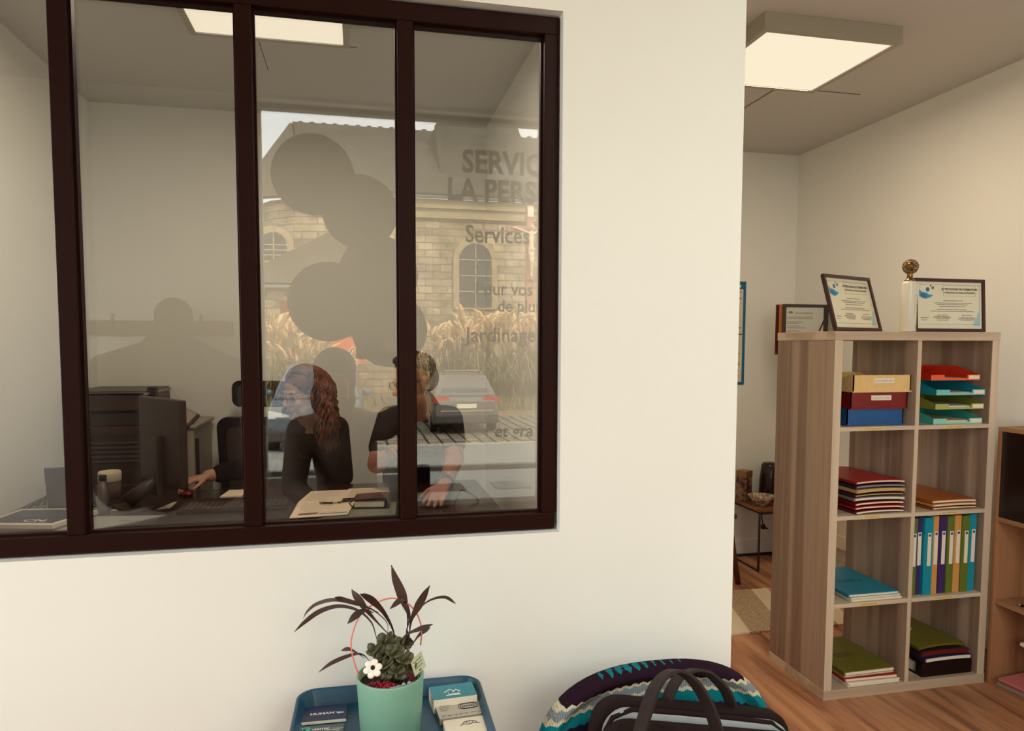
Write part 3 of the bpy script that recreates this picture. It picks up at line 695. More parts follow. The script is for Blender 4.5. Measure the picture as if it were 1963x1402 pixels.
TT = wood('walnut_board', S(150, 96, 60), S(112, 68, 42), 0); STL = mat('black_steel', S(44, 28, 22), .45)
st = thing('side_table', 'low wooden side table with black steel frame at the far wall', 'side table', (2.72, 4.1, 0))
MB().bx(2.425, 3.0 - .15, 3.925, 4.275, .380, .396).build('table_top', TT, st, bevel=.001)
b = MB()
for x in (2.432, 2.838): b.tube([(x, 3.934, .008), (x, 3.934, .372), (x, 4.262, .372), (x, 4.262, .008)], .008, 4, closed=True)
for y in (3.934, 4.262): b.bx(2.432, 2.838, y - .007, y + .007, .365, .379)
b.bx(2.432, 2.838, 4.255, 4.269, .001, .015)
b.build('frame', STL, st)
cn = thing('coffee_tin', 'patterned square coffee tin with bronze lid on the side table', 'tin', (2.475, 4.20, .3965))
Mt = Matrix.Translation((2.477, 4.20, .3965)) @ Matrix.Rotation(.45, 4, 'Z')
MB().bx(-.037, .037, -.037, .037, 0, .155, Mt).build('tin_body', mat('patterned_tin', S(150, 112, 92), .5, vary=.7, vscale=26, col2=S(52, 22, 16)), cn, bevel=.004)
MB().bx(-.038, .038, -.038, .038, .155, .20, Mt).build('tin_lid', mat('bronze_lid', S(160, 118, 76), .35, .6), cn, bevel=.004)
cm = thing('capsule_machine', 'dark rounded coffee machine standing behind the patterned cup', 'coffee machine', (2.66, 4.17, .3965))
b = MB(); pr = [(.068, 0), (.070, .02), (.064, .15), (.056, .232), (.045, .25), (0, .252)]
b.lathe(pr, (2.645, 4.17, .3965), 28).build('machine_body', mat('dark_gloss_plastic', S(38, 16, 12), .22), cm, smooth=True)
MB().ball((2.645, 4.104, .60), (.012, .006, .02)).build('machine_button', BLK2, cm, smooth=True)
bw = thing('bowl', 'pale patterned bowl near the edge of the side table', 'bowl', (2.51, 4.05, .3965))
pr = [(0, .002), (.030, 0), (.033, .006), (.060, .035), (.084, .068), (.080, .068), (.056, .037), (.028, .010), (0, .008)]
MB().lathe(pr, (2.50, 4.03, .3965), 32).build('bowl_body', mat('patterned_ceramic', S(206, 190, 164), .4, vary=.6, vscale=60, col2=S(120, 84, 66)), bw, smooth=True)
cu = thing('cup', 'cream cup with dark zigzag pattern beside the dark coffee machine', 'cup', (2.645, 4.02, .3965))
MB().lathe([(0, 0), (.034, 0), (.038, .06), (.040, .105), (.037, .105), (.034, .02), (0, .012)], (2.648, 4.02, .3965), 28).build('cup_body', masonry('zigzag_ceramic', S(220, 206, 180), S(220, 206, 180), S(64, 42, 34), .02, .016, .003, .5, .05), cu, smooth=True)
pl = thing('power_cable', 'dark power cable with plug hanging from the side table', 'cable', (2.44, 4.05, .38))
MB().tube(spline([(2.444, 3.922, .384), (2.436, 3.915, .372), (2.436, 3.915, .345), (2.443, 3.914, .31)]), .0035, 6).build('cord', BLK2, pl, smooth=True)
MB().ball((2.446, 3.914, .293), (.016, .012, .018)).cone((2.45, 3.913, .287), (2.477, 3.91, .279), .008, .004, 8).build('plug', BLK2, pl, smooth=True)

LW = wood('dark_stained_wood', S(110, 62, 40), S(76, 38, 24), 2)
ch = thing('lounge_chair', 'low dark wooden lounge chair just behind the partition end', 'lounge chair', (1.86, 3.8, 0))
for y in (3.755, 4.22):
    MB().cone((2.115, y, .40), (2.192, y, .0), .021, .016, 10).build('leg', LW, ch, smooth=True)
    MB().cone((1.62, y, .40), (1.52, y, 0), .021, .016, 10).build('leg', LW, ch, smooth=True)
    MB().bx(1.50, 2.165, y - .022, y + .022, .398, .428).build('armrest', LW, ch, bevel=.008)
MB().bx(1.56, 2.10, 3.78, 4.195, .24, .32).build('seat', mat('beige_cushion', S(190, 170, 140), .9), ch, bevel=.02)
MB().bx(1.50, 1.58, 3.78, 4.195, .28, .72).build('backrest', mat('beige_cushion', S(190, 170, 140), .9), ch, bevel=.02)
MB().bx(1.56, 2.13, 3.776, 4.2, .215, .24).build('seat_frame', LW, ch)

rg = bpy.data.materials.new('woven_rug'); rg.use_nodes = True
n = rg.node_tree.nodes; L = rg.node_tree.links; b = n['Principled BSDF']; b.inputs['Roughness'].default_value = .95
t = n.new('ShaderNodeTexCoord'); wv = n.new('ShaderNodeTexWave'); wv.inputs['Scale'].default_value = 24; wv.inputs['Distortion'].default_value = 6; wv.inputs['Detail'].default_value = 4; wv.inputs['Detail Scale'].default_value = 6; wv.wave_type = 'BANDS'; wv.bands_direction = 'DIAGONAL'
r = n.new('ShaderNodeValToRGB'); r.color_ramp.elements[0].color = S(150, 124, 96); r.color_ramp.elements[1].color = S(206, 184, 150)
w4 = n.new('ShaderNodeTexWave'); w4.inputs['Scale'].default_value = 1.1; w4.bands_direction = 'X'; r2 = n.new('ShaderNodeValToRGB'); r2.color_ramp.elements[0].position = .72; r2.color_ramp.elements[1].position = .76; r2.color_ramp.elements[0].color = (0, 0, 0, 1)
mp = n.new('ShaderNodeMapping'); mp.inputs['Rotation'].default_value = (0, 0, .25); L.new(t.outputs['Object'], mp.inputs['Vector']); L.new(mp.outputs['Vector'], w4.inputs['Vector'])
L.new(t.outputs['Object'], wv.inputs['Vector']); L.new(wv.outputs['Fac'], r.inputs['Fac']); L.new(w4.outputs['Fac'], r2.inputs['Fac'])
mx = n.new('ShaderNodeMix'); mx.data_type = 'RGBA'; mx.inputs['B'].default_value = S(226, 208, 176); L.new(r2.outputs['Color'], mx.inputs['Factor']); L.new(r.outputs['Color'], mx.inputs['A']); L.new(mx.outputs['Result'], b.inputs['Base Color'])
b = MB(); nx = 60                                               # slightly wavy edges
top = [(1.1 + 1.62 * i / nx, 3.655 - .03 * i / nx + random.uniform(-.003, .003)) for i in range(nx + 1)]; bot = [(1.1 + 1.62 * i / nx, 3.085 - .02 * i / nx + random.uniform(-.003, .003)) for i in range(nx + 1)]
for i in range(nx): b.add([(*bot[i], .010), (*bot[i + 1], .010), (*top[i + 1], .010), (*top[i], .010), (*bot[i], .0005), (*bot[i + 1], .0005), (*top[i + 1], .0005), (*top[i], .0005)], [(0, 1, 2, 3), (0, 4, 5, 1), (3, 2, 6, 7)])
rug = tag(b.build('rug', rg), 'beige woven rug lying on the hall floor behind the bookcase', 'rug')
# ================================================================ tray with plant and cards, in front of the partition
def at(px, py, y):
    """Point of the room at depth y that the photo shows at pixel (px, py)."""
    c = Vector(((px - 981) / 1360.6, (py - 755) / 1360.6, 1)); d = Vector([sum(R[i][j] * c[j] for j in range(3)) for i in range(3)])
    d *= y / d.y
    return Vector((d.x, y, H + d.z))
TRB = mat('petrol_blue_tray', S(26, 74, 98), .38)
tr = thing('serving_tray', 'petrol blue tray with rounded rim holding the plant and cards', 'tray', (.05, 1.25, .712))
TX, TY, TZ = .052, 1.255, .7125
Tm = Matrix.Translation((TX, TY, TZ)) @ Matrix.Rotation(math.radians(-1.0), 4, 'Z')
ow, oh = .352, .262
b = MB(); rings = []
for w_, h_, r_, z_ in ((ow - .026, oh - .026, .03, 0), (ow - .004, oh - .004, .036, .028), (ow, oh, .038, .032), (ow - .006, oh - .006, .036, .034), (ow - .012, oh - .012, .034, .031), (ow - .032, oh - .032, .028, .004)):
    rings.append([(x, y, z_) for x, y in rrect(w_, h_, r_, 8)])
k = len(rings[0]); vs = [p for q in rings for p in q]
fs = [(j * k + i, j * k + (i + 1) % k, (j + 1) * k + (i + 1) % k, (j + 1) * k + i) for j in range(len(rings) - 1) for i in range(k)] + [tuple(range(k - 1, -1, -1)), tuple((len(rings) - 1) * k + i for i in range(k))]
b.add(vs, fs, Tm); b.build('tray_shell', TRB, tr, smooth=False, bevel=.001)
tt = thing('tray_stand', 'slim dark side stand carrying the petrol blue tray', 'side table', (.05, 1.25, 0))
MB().bx(-.10, .20, 1.15, 1.37, .692, .712).build('table_top', BLK2, tt, bevel=.002)
for x in (-.09, .19):
    for y in (1.16, 1.36): MB().bx(x - .009, x + .009, y - .009, y + .009, 0, .692).build('leg', BLK2, tt)

CZ = TZ + .0045
pt = thing('potted_plant', 'mint green pot with dark grassy leaves and succulent on the tray', 'potted plant', (.0495, 1.25, CZ))
PCX, PCY = .0495, 1.25
MINT = mat('mint_ceramic', S(126, 172, 150), .45, vary=.04, vscale=6)
MB().lathe([(0, 0), (.050, 0), (.0535, .004), (.0595, .106), (.0588, .1085), (.0560, .1085), (.0552, .092), (0, .092)], (PCX, PCY, CZ), 48).build('pot', MINT, pt, smooth=True)
MB().lathe([(0, .0935), (.0548, .0935), (.0548, .0925), (0, .0925)], (PCX, PCY, CZ), 24).build('soil', mat('dark_soil', S(58, 32, 24), .95), pt)
LEAF = mat('dark_bronze_leaf', S(62, 34, 24), .5, vary=.3, vscale=30)
q = lambda X, Y: (540 + X / 4.1, 1060 + Y / 4.1)
leaves = [  # photo outline of each blade, its widest half-width (photo px), where along it, depth at tip
 ([(755, 720), (735, 640), (700, 545), (600, 455), (450, 420), (300, 460), (180, 545), (95, 625)], 5.0, .72, 1.30), ([(832, 640), (822, 545), (700, 440), (590, 408), (420, 370), (280, 400), (200, 460), (165, 520)], 4.0, .62, 1.36),
 ([(760, 470), (690, 440), (595, 398), (480, 370), (415, 350)], 5.0, .75, 1.22), ([(890, 720), (870, 600), (800, 470), (720, 385), (660, 345), (612, 325)], 7.0, .6, 1.20),
 ([(835, 640), (720, 515), (640, 420), (585, 340), (548, 288)], 8.5, .6, 1.33), ([(720, 470), (650, 455), (570, 500), (515, 558)], 7.5, .55, 1.17),
 ([(985, 600), (1000, 500), (965, 400), (930, 300), (890, 200), (860, 98)], 10.0, .52, 1.27), ([(1000, 650), (1017, 530), (1060, 440), (1115, 340), (1162, 258)], 8.0, .55, 1.22),
 ([(1000, 640), (1030, 520), (1110, 410), (1200, 360), (1290, 352), (1367, 402)], 3.6, .82, 1.31), ([(985, 580), (985, 460), (975, 390), (935, 372), (850, 442)], 6.5, .78, 1.18),
 ([(920, 700), (985, 640), (1080, 600), (1187, 562)], 5.0, .7, 1.24), ([(1000, 765), (1060, 670), (1110, 620), (1165, 588)], 5.0, .7, 1.30),
 ([(690, 855), (640, 805), (560, 800), (400, 862), (285, 942)], 4.2, .65, 1.24), ([(650, 830), (580, 782), (520, 757), (465, 768)], 4.2, .7, 1.28), ([(985, 765), (992, 690), (980, 590)], 4.5, .5, 1.25), ([(1035, 725), (1010, 685), (975, 665)], 4.0, .6, 1.22)]
for pts, hw, pk, yt in leaves:
    P2 = spline([Vector((*q(a, b_), 0)) for a, b_ in pts], 6); n_ = len(P2) - 1
    c = [at(p.x, p.y, PCY + .008 * math.sin(7 * pts[0][0]) + (yt - PCY) * (i / n_) ** 1.3) for i, p in enumerate(P2)]
    rs = []
    for i in range(n_ + 1):
        u = i / n_; s = (u / pk) ** 1.6 if u < pk else (1 - ((u - pk) / (1 - pk)) ** 2.2)
        rs.append(max(.10, .12 + .88 * s if u < pk else s))
    MB().tube(c, rs, flat=(hw * 1.2 / 1360.6, .0005, None, Vector((.35 * math.sin(3 * pts[0][0]), .8, -.5 + .3 * math.cos(5 * pts[0][1]))))).build('leaf', LEAF, pt)
hp = [(610, 980), (560, 830), (543, 700), (580, 560), (640, 462), (755, 388), (860, 358), (960, 382), (1040, 450), (1085, 540), (1096, 640), (1090, 725)]
MB().tube(spline([at(*q(a, b_), PCY - .03 + .06 * i / 11) for i, (a, b_) in enumerate(hp)], 5), .0013, 8).build('pink_hoop', mat('pink_wire', S(226, 120, 104), .4), pt, smooth=True)
SUC = mat('olive_succulent', S(84, 84, 52), .45, vary=.45, vscale=40)
random.seed(3)
for X, Y, y, n_, s in ((735, 790, 1.225, 8, .017), (820, 715, 1.25, 7, .018), (950, 740, 1.265, 8, .017), (880, 800, 1.225, 9, .018), (960, 850, 1.215, 9, .016), (830, 900, 1.212, 8, .016), (1000, 905, 1.225, 7, .014), (900, 930, 1.207, 8, .014), (820, 985, 1.203, 6, .011), (780, 850, 1.22, 7, .015), (925, 985, 1.205, 6, .010)):
    c = at(*q(X, Y), y); b = MB(); az0 = random.random() * 6
    for i in range(n_):
        az = az0 + i * 2.4; el = .25 + .9 * i / n_ + random.uniform(-.1, .1)
        d = Vector((math.cos(az) * math.cos(el), math.sin(az) * math.cos(el), math.sin(el)))
        M = frame3(c + d * s * .55, d, d.orthogonal() + Vector((0, 0, .5)))
        b.ball((0, 0, 0), (s * .74, s * .52, s * .17), M, 10, 6)
    b.build('succulent_rosette', SUC, pt, smooth=True)
st_ = MB()
for X, Y in ((735, 790), (820, 720), (950, 750), (880, 810), (960, 860), (830, 905), (1000, 905), (900, 935)):
    c = at(*q(X, Y), 1.228); st_.tube([(PCX + (c.x - PCX) * .5, 1.245, CZ + .09), c], .0025, 6)
st_.build('succulent_stem', SUC, pt, smooth=True)
def gravel(nm, m, spots, n_, r0, r1):
    b = MB()
    for i in range(n_):
        cx, cy, rx, ry = random.choice(spots); a = random.random() * 6.28; u = math.sqrt(random.random())
        gx, gy = cx + rx * u * math.cos(a), cy + ry * u * math.sin(a)
        if math.hypot(gx - PCX, gy - PCY) > .0505: continue
        b.ball((gx, gy, CZ + .0945 + random.random() * .007), random.uniform(r0, r1), None, 7, 5)
    o = b.build(nm, m, pt, smooth=True); o['kind'] = 'stuff'
gravel('red_gravel', mat('crimson_gravel', S(176, 26, 60), .5), [(PCX - .022, PCY - .028, .028, .020)], 260, .0012, .0026)
gravel('silver_crystals', mat('silver_crystal', S(178, 174, 180), .25), [(PCX + .028, PCY - .034, .020, .010), (PCX + .008, PCY - .045, .012, .006)], 70, .0022, .0042)
gravel('maroon_gravel', mat('maroon_gravel', S(110, 44, 44), .6), [(PCX + .036, PCY + .005, .010, .014)], 120, .002, .004)
c = at(*q(714, 912), 1.20); M = frame3(c, (1, 0, .25), (-.2, .45, .9))
b = MB()
for i in range(6): b.ball((0, 0, 0), (.0062, .0058, .0018), M @ Matrix.Translation((.0105 * math.cos(i * PI / 3), .0105 * math.sin(i * PI / 3), 0)), 12, 6)
b.ball((0, 0, 0), (.0078, .0078, .0015), M, 12, 6)
fo = b.build('white_wooden_flower', mat('white_painted_wood', S(236, 230, 216), .5), pt, smooth=True)
MB().ball((0, 0, .0016), (.0045, .0045, .0016), M, 10, 6).build('flower_centre', BLK2, fo, smooth=True)
MB().tube([c - M.to_3x3() @ Vector((0, 0, .002)), Vector((c.x, c.y + .008, CZ + .09))], .0012, 6).build('flower_pick', LEAF, fo)
a0, a1, a2, a3 = at(*q(1046, 975), 1.215), at(*q(1132, 890), 1.235), at(*q(1136, 745), 1.242), at(*q(1042, 835), 1.219)
M = frame3(a0, a1 - a0, a3 - a0); wd = (a1 - a0).length; hh = (a3 - a0).length
tg = MB().prism([(0, 0), (wd, 0), (wd, hh), (0, hh)], -.0006, .0004, M).build('gift_tag', mat('pale_green_tag', S(196, 200, 168), .6), pt)
TGI = mat('green_ink', S(70, 110, 76), .7)
for k in range(3):                                               # illegible handwriting
    MB().tube([M @ Vector((wd * (.16 + .66 * j / 24), hh * (.76 - .2 * k) + .0016 * math.sin(j * 1.9 + k) + .0007 * math.sin(j * 4.3), .0006)) for j in range(25)], .0004, 4).build('tag_handwriting', TGI, tg)
MB().ball((0, 0, 0), (.004, .0018, .0004), M @ Matrix.Translation((wd * .5, hh * .12, .0006)), 8, 5).build('tag_emblem', TGI, tg)
MB().tube([a0 + (a1 - a0) * .3, Vector((a0.x + .004, a0.y + .004, CZ + .088))], .001, 6).build('tag_pick', TGI, tg)

# business card stacks
def cards(name, label, cx, cy, rz, th, m, edge, rr=.001):
    t = thing(name, label, 'business cards', (cx, cy, CZ), rz, 'stacks of business cards on the tray')
    n_ = max(1, int(th / .0045))
    MB().prism(rrect(.085, .054, rr, 5), 0, th - .0005, Matrix.Identity(4)).build('card_edges', edge, t, local=True)
    top = MB().prism(rrect(.085, .054, rr, 5), th - .0004, th, Matrix.Identity(4)).build('top_card', m, t, local=True)
    return t, top, th + .0003
rz = math.radians(-2)
L_ = lambda x, y, z: Matrix.Translation((x, y, z))
t, tp, z = cards('card_stack', 'navy business cards reading HUMAN on the tray beside the pot', -.0715, 1.330, math.radians(-1.5), .006, mat('navy_card_print', S(34, 46, 84), .4), mat('navy_edges', S(40, 44, 70), .6))
text('card_lettering', 'HUMAN', .0105, L_(-.024, -.004, z), WHT, tp, 'LEFT', .0004, True, 1.15)
MB().prism([(.021, .001), (.037, -.001), (.037, -.004), (.030, -.0035), (.027, -.007), (.026, -.003)], z, z + .0002).build('arrow_emblem', WHT, tp, local=True)
MB().bx(-.0425, .0425, -.0273, -.0267, .001, .0062).build('pale_edge', PAPER, tp, local=True)
t, tp, z = cards('card_stack', 'slate grey business cards with teal corner, nearest the tray front', -.076, 1.262, math.radians(-2.5), .006, mat('slate_card_print', S(78, 90, 92), .4), mat('slate_edges', S(60, 66, 70), .6))
MB().prism([(.012 * math.cos(a * PI / 10) - .024, .009 * math.sin(a * PI / 10) + .013) for a in range(20)], z - .0002, z).build('teal_emblem', C_TEA, tp, local=True)
text('card_lettering', 'LE', .0095, L_(-.0335, .010, z), WHT, tp, 'LEFT', .0004, True)
text('card_lettering', 'DANTEC', .0078, L_(-.0165, .010, z), WHT, tp, 'LEFT', .0003, True, 1.1)
text('card_lettering', 'Cuisines', .0055, L_(.0225, .010, z), WHT, tp, 'LEFT', 0, True)
MB().prism([(-.0425, .004), (-.008, .004), (-.016, -.006), (-.0425, -.014)], z - .0002, z).build('teal_corner', C_TEA, tp, local=True)
b = MB()
for yy, x0, x1 in ((.0065, .012, .036), (.000, -.002, .008), (.000, .012, .034), (-.006, -.002, .034)): b.bx(x0, x1, yy, yy + .0012, z - .0001, z + .0001)
b.build('card_rows', WHT, tp, local=True)
t, tp, z = cards('card_stack', 'thick stack of cards with white house emblem on teal', .1715, 1.327, math.radians(3.5), .026, mat('teal_card_print', S(40, 134, 150), .4), PAPER)
h_ = [(-.018, 0), (-.008, .009), (.002, 0)]
b = MB()
for pl_ in ([(-.018, -.004), (-.006, .006), (.002, -.001)], [(-.002, -.006), (.006, .003), (.014, -.004)], [(-.010, -.004), (-.010, -.013), (.010, -.013)], [(.010, -.003), (.010, -.007)], [(-.016, -.016), (.012, -.016)]):
    b.tube([(x, y, z) for x, y in pl_], .0009, 5)
b.build('house_emblem', WHT, tp, local=True)
t, tp, z = cards('card_stack', 'grey business cards with phone number and framed oval emblem', .1785, 1.283, math.radians(4), .012, mat('grey_card_print', S(196, 186, 170), .6), mat('grey_edges', S(150, 140, 126), .7))
text('card_lettering', '07 50 16 57 21', .0085, L_(-.038, -.0225, z), INK, tp, 'LEFT', 0, True)
text('card_lettering', 'Morvan', .0065, L_(.018, -.0205, z), INK, tp, 'LEFT', 0, True)
b = MB()
for k in range(4): b.bx(-.036, -.014 - .004 * (k % 2) - .006 * (k > 1), .016 - .0055 * k, .0172 - .0055 * k, z - .0001, z + .0001)
b.build('card_rows', GREYINK, tp, local=True)
b = MB()
for sc in (1, .82): b.tube([(.018 + .019 * sc * (abs(math.cos(a)) ** .6) * (1 if math.cos(a) > 0 else -1), .007 + .0105 * sc * (abs(math.sin(a)) ** .8) * (1 if math.sin(a) > 0 else -1), z) for a in (2 * PI * i / 28 for i in range(28))], .0006, 4, closed=True)
for k in range(7): b.bx(.0065 + k * .0035, .0085 + k * .0035, .004, .0095, z - .0001, z + .0001)
b.build('framed_emblem', INK, tp, local=True)
t, tp, z = cards('card_stack', 'cream business cards with rounded corners and dome emblem', .186, 1.222, math.radians(3), .012, mat('cream_card_print', S(236, 222, 200), .6), PAPER, .006)
b = MB()
b.tube([(.004 + .013 * math.cos(a * PI / 12), .006 + .008 * math.sin(a * PI / 12), z) for a in range(13)], .0007, 4)
for k in (-1, 0, 1): b.tube([(.004 + .004 * k, .007, z), (.004 + .006 * k, .012, z)], .0006, 4)
b.tube([(-.014, .002, z), (-.006, .006, z), (.0, .003, z), (.012, .006, z), (.022, .003, z)], .0006, 4)
b.build('dome_emblem', INK, tp, local=True)

# ================================================================ armchair with patterned back and laptop bag
ik = bpy.data.materials.new('ikat_fabric'); ik.use_nodes = True
n = ik.node_tree.nodes; L = ik.node_tree.links; b = n['Principled BSDF']; b.inputs['Roughness'].default_value = .95; b.inputs['Specular IOR Level'].default_value = .1
t = n.new('ShaderNodeTexCoord'); sx = n.new('ShaderNodeSeparateXYZ'); L.new(t.outputs['Object'], sx.inputs[0])
def mth(op, a, b_=None, c_=None):
    k = n.new('ShaderNodeMath'); k.operation = op
    for i, v in enumerate((a, b_, c_)):
        if v is None: continue
        if isinstance(v, (int, float)): k.inputs[i].default_value = v
        else: L.new(v, k.inputs[i])
    return k.outputs[0]
# distance above the flattened arc that the woven bands follow
dx = mth('MULTIPLY', mth('SUBTRACT', sx.outputs['X'], .585), 1.0)
rad = mth('ADD', sx.outputs['Z'], mth('MULTIPLY', mth('MULTIPLY', dx, dx), .69))
zig = mth('MULTIPLY', mth('SUBTRACT', mth('PINGPONG', mth('MULTIPLY', sx.outputs['X'], 110), 1), .5), .0045)
nzx = n.new('ShaderNodeTexNoise'); nzx.inputs['Scale'].default_value = 90; L.new(t.outputs['Object'], nzx.inputs['Vector'])
rz_ = mth('ADD', mth('ADD', rad, zig), mth('MULTIPLY', mth('SUBTRACT', nzx.outputs['Fac'], .5), .006))
u = mth('DIVIDE', mth('SUBTRACT', rz_, .55), .30)
cr = n.new('ShaderNodeValToRGB'); cr.color_ramp.interpolation = 'CONSTANT'
nav, tur, cre, gry, prp = S(38, 32, 60), S(18, 128, 138), S(206, 196, 168), S(128, 138, 140), S(40, 20, 34)
stops = [(0, nav), (.06, tur), (.16, nav), (.20, cre), (.225, nav), (.30, tur), (.38, nav), (.41, gry), (.44, nav), (.47, tur), (.50, nav), (.56, tur), (.64, cre), (.662, gry), (.708, cre), (.73, prp), (.822, S(20, 120, 132))]
e = cr.color_ramp.elements
e[0].position, e[0].color = stops[0]; e[1].position, e[1].color = stops[1]
for p, c in stops[2:]: x_ = e.new(p); x_.color = c
L.new(u, cr.inputs['Fac'])
wv = n.new('ShaderNodeTexWave'); wv.inputs['Scale'].default_value = 70; wv.bands_direction = 'X'; wv.inputs['Distortion'].default_value = 6
L.new(t.outputs['Object'], wv.inputs['Vector'])
mx = n.new('ShaderNodeMix'); mx.data_type = 'RGBA'; mx.blend_type = 'MULTIPLY'; mx.inputs['Factor'].default_value = .3
L.new(cr.outputs['Color'], mx.inputs['A']); L.new(wv.outputs['Color'], mx.inputs['B']); L.new(mx.outputs['Result'], b.inputs['Base Color'])
ac = thing('armchair', 'round backed chair in blue ikat fabric against the white wall', 'armchair', (.565, 1.15, 0))
AX = .563
def sup(a, bz, ex, n_=30): return [(a * (abs(math.cos(t_)) ** (2 / ex)) * (1 if math.cos(t_) >= 0 else -1), bz * (math.sin(t_) ** (2 / ex))) for t_ in (PI * i / n_ for i in range(n_ + 1))]
Z0 = .598
b = MB(); ol = sup(.247, .198, 2.5); rings = []
for y, s in ((1.238, .86), (1.225, .93), (1.228, .975), (1.245, 1.0), (1.262, 1.0), (1.275, .975), (1.282, .93)):
    rings.append([(AX + .003 * 0 + x * s, y, Z0 + z_ * s) for x, z_ in ol] + [(AX - .235 * s, y, .402), (AX + .235 * s, y, .402)])
k = len(rings[0]); vs = [p for r_ in rings for p in r_]
fs = [(j * k + i, j * k + (i + 1) % k, (j + 1) * k + (i + 1) % k, (j + 1) * k + i) for j in range(len(rings) - 1) for i in range(k)] + [tuple(range(k - 1, -1, -1)), tuple((len(rings) - 1) * k + i for i in range(k))]
b.add(vs, fs); b.build('backrest', ik, ac, smooth=False, bevel=.003)
MB().prism(rrect(.50, .46, .10, 8), .31, .40, Matrix.Translation((AX, 1.0, 0))).build('seat', ik, ac, bevel=.02)
for x in (-.19, .19):
    for y in (.82, 1.19): MB().cone((AX + x, y, .312), (AX + x * 1.15, y + (.02 if y > 1 else -.02), 0), .018, .012, 10).build('leg', LW, ac, smooth=True)

bg_ = thing('laptop_bag', 'black laptop bag with two handles standing on the patterned chair', 'bag', (.545, 1.12, .402))
CAN = mat('black_canvas', S(30, 16, 14), .85, spec=.2, bump=.4, bscale=900); LIN = mat('grey_lining', S(150, 156, 160), .7); CAN2 = mat('brown_black_webbing', S(38, 22, 18), .8, bump=.5, bscale=700)
Bm = Matrix.Translation((.545, 1.115, .434)) @ Matrix.Rotation(math.radians(11), 4, 'Y') @ Matrix.Rotation(math.radians(-6), 4, 'X')
Qm = Bm @ Matrix(((1, 0, 0, 0), (0, 0, 1, 0), (0, 1, 0, 0), (0, 0, 0, 1)))    # outline in x, z; thickness along y
hump = lambda w_, h_, r_: [(x, y + h_ / 2) for x, y in rrect(w_, h_, r_, 8)]
MB().prism(hump(.40, .325, .05), .012, .045, Qm).build('back_panel', CAN, bg_, bevel=.008)
MB().prism(hump(.372, .314, .045), -.008, .012, Qm).build('lining', LIN, bg_, bevel=.004)
MB().prism(hump(.405, .304, .055), -.045, -.008, Qm).build('front_panel', CAN, bg_, bevel=.010)
MB().prism(hump(.36, .235, .03), -.058, -.045, Qm).build('front_pocket', CAN, bg_, bevel=.005)
pz = [Qm @ Vector((x, y, -.004)) for x, y in [(-.19, .26), (-.175, .297), (-.14, .314), (-.05, .316), (.05, .315), (.14, .312), (.175, .295), (.19, .26)]]
MB().tube(pz, .005, 8).build('zipper_piping', CAN, bg_, smooth=True)
def handle(pts, nm):
    P = spline(pts, 6)
    MB().tube(P, 1.0, flat=(.014, .0028, (.25, -.9, .35))).build(nm, CAN2, bg_, bevel=.001)
handle([at(1215, 1440, 1.045), at(1230, 1390, 1.04), at(1252, 1325, 1.035), at(1275, 1294, 1.04), at(1303, 1288, 1.045), at(1335, 1315, 1.045), at(1362, 1365, 1.045), at(1385, 1440, 1.05)], 'handle')
handle([at(1262, 1400, 1.185), at(1283, 1330, 1.185), at(1310, 1292, 1.185), at(1350, 1288, 1.185), at(1388, 1322, 1.185), at(1405, 1365, 1.185), at(1425, 1430, 1.185)], 'handle')
# ================================================================ office behind the glass
DZ = .75
DESK = mat('dark_desk_top', S(48, 28, 22), .22, spec=.5)
dk = thing('desk', 'long dark glossy office desk behind the black framed window', 'desk', (-.38, 2.95, 0))
MB().bx(-1.345, .56, 2.46, 3.44, DZ - .03, DZ).build('desk_top', DESK, dk, bevel=.002)
MB().bx(-1.33, .545, 2.52, 2.538, .25, DZ - .03).build('modesty_panel', BLK2, dk)
for x in (-1.32, .52):
    for y in (2.50, 3.38): MB().bx(x - .02, x + .02, y - .02, y + .02, 0, DZ - .03).build('leg', BLK, dk)
def quad(name, label, cat, pts, th, m, lift=0.0, group=None):
    """A sheet lying on the desk: its corners are where the photo shows them on the desk plane."""
    t = thing(name, label, cat, (sum(p[0] for p in pts) / len(pts), sum(p[1] for p in pts) / len(pts), DZ + lift), group=group)
    o = MB().prism([(p[0], p[1]) for p in pts], DZ + lift, DZ + lift + th).build('sheet', m, t)
    return t, o
MAGW = mat('magazine_white', S(228, 214, 192), .5)
tm, _ = quad('magazine', 'navy covered magazine with white border at the desk end', 'magazine', [(-1.335, 2.86), (-1.08, 2.80), (-.985, 3.06), (-1.305, 3.10)], .014, MAGW)
MB().prism([(-1.325, 2.885), (-1.092, 2.832), (-1.008, 3.045), (-1.29, 3.08)], DZ + .0142, DZ + .0146).build('cover_print', mat('navy_magazine', S(44, 36, 66), .35), tm)
MB().prism([(-1.17, 3.062), (-1.008, 3.045), (-1.045, 2.96), (-1.10, 3.01)], DZ + .0147, DZ + .015).build('cover_photo', mat('olive_photo', S(120, 106, 66), .4, vary=.5, vscale=14), tm)
Mm = frame3((-1.21, 2.875, DZ + .0152), (1, -.2, 0), (.3, 1, 0))
text('magazine_lettering', 'CN', .042, Mm, WHT, tm, 'LEFT', .001, sx=1.3)
MB().bx(0, .17, .085, .089, 0, .0003, Mm).build('magazine_rule', GREYINK, tm)
CLR = glass('clear_plastic', .10, (.86, .88, .84, 1), .15)
tf, _ = quad('document_wallet', 'pale grey document wallet on the desk, beside the navy magazine', 'document wallet', [(-1.066, 2.725), (-.975, 2.70), (-.735, 2.925), (-.985, 2.955)], .004, mat('pale_grey_plastic', S(158, 158, 146), .35))
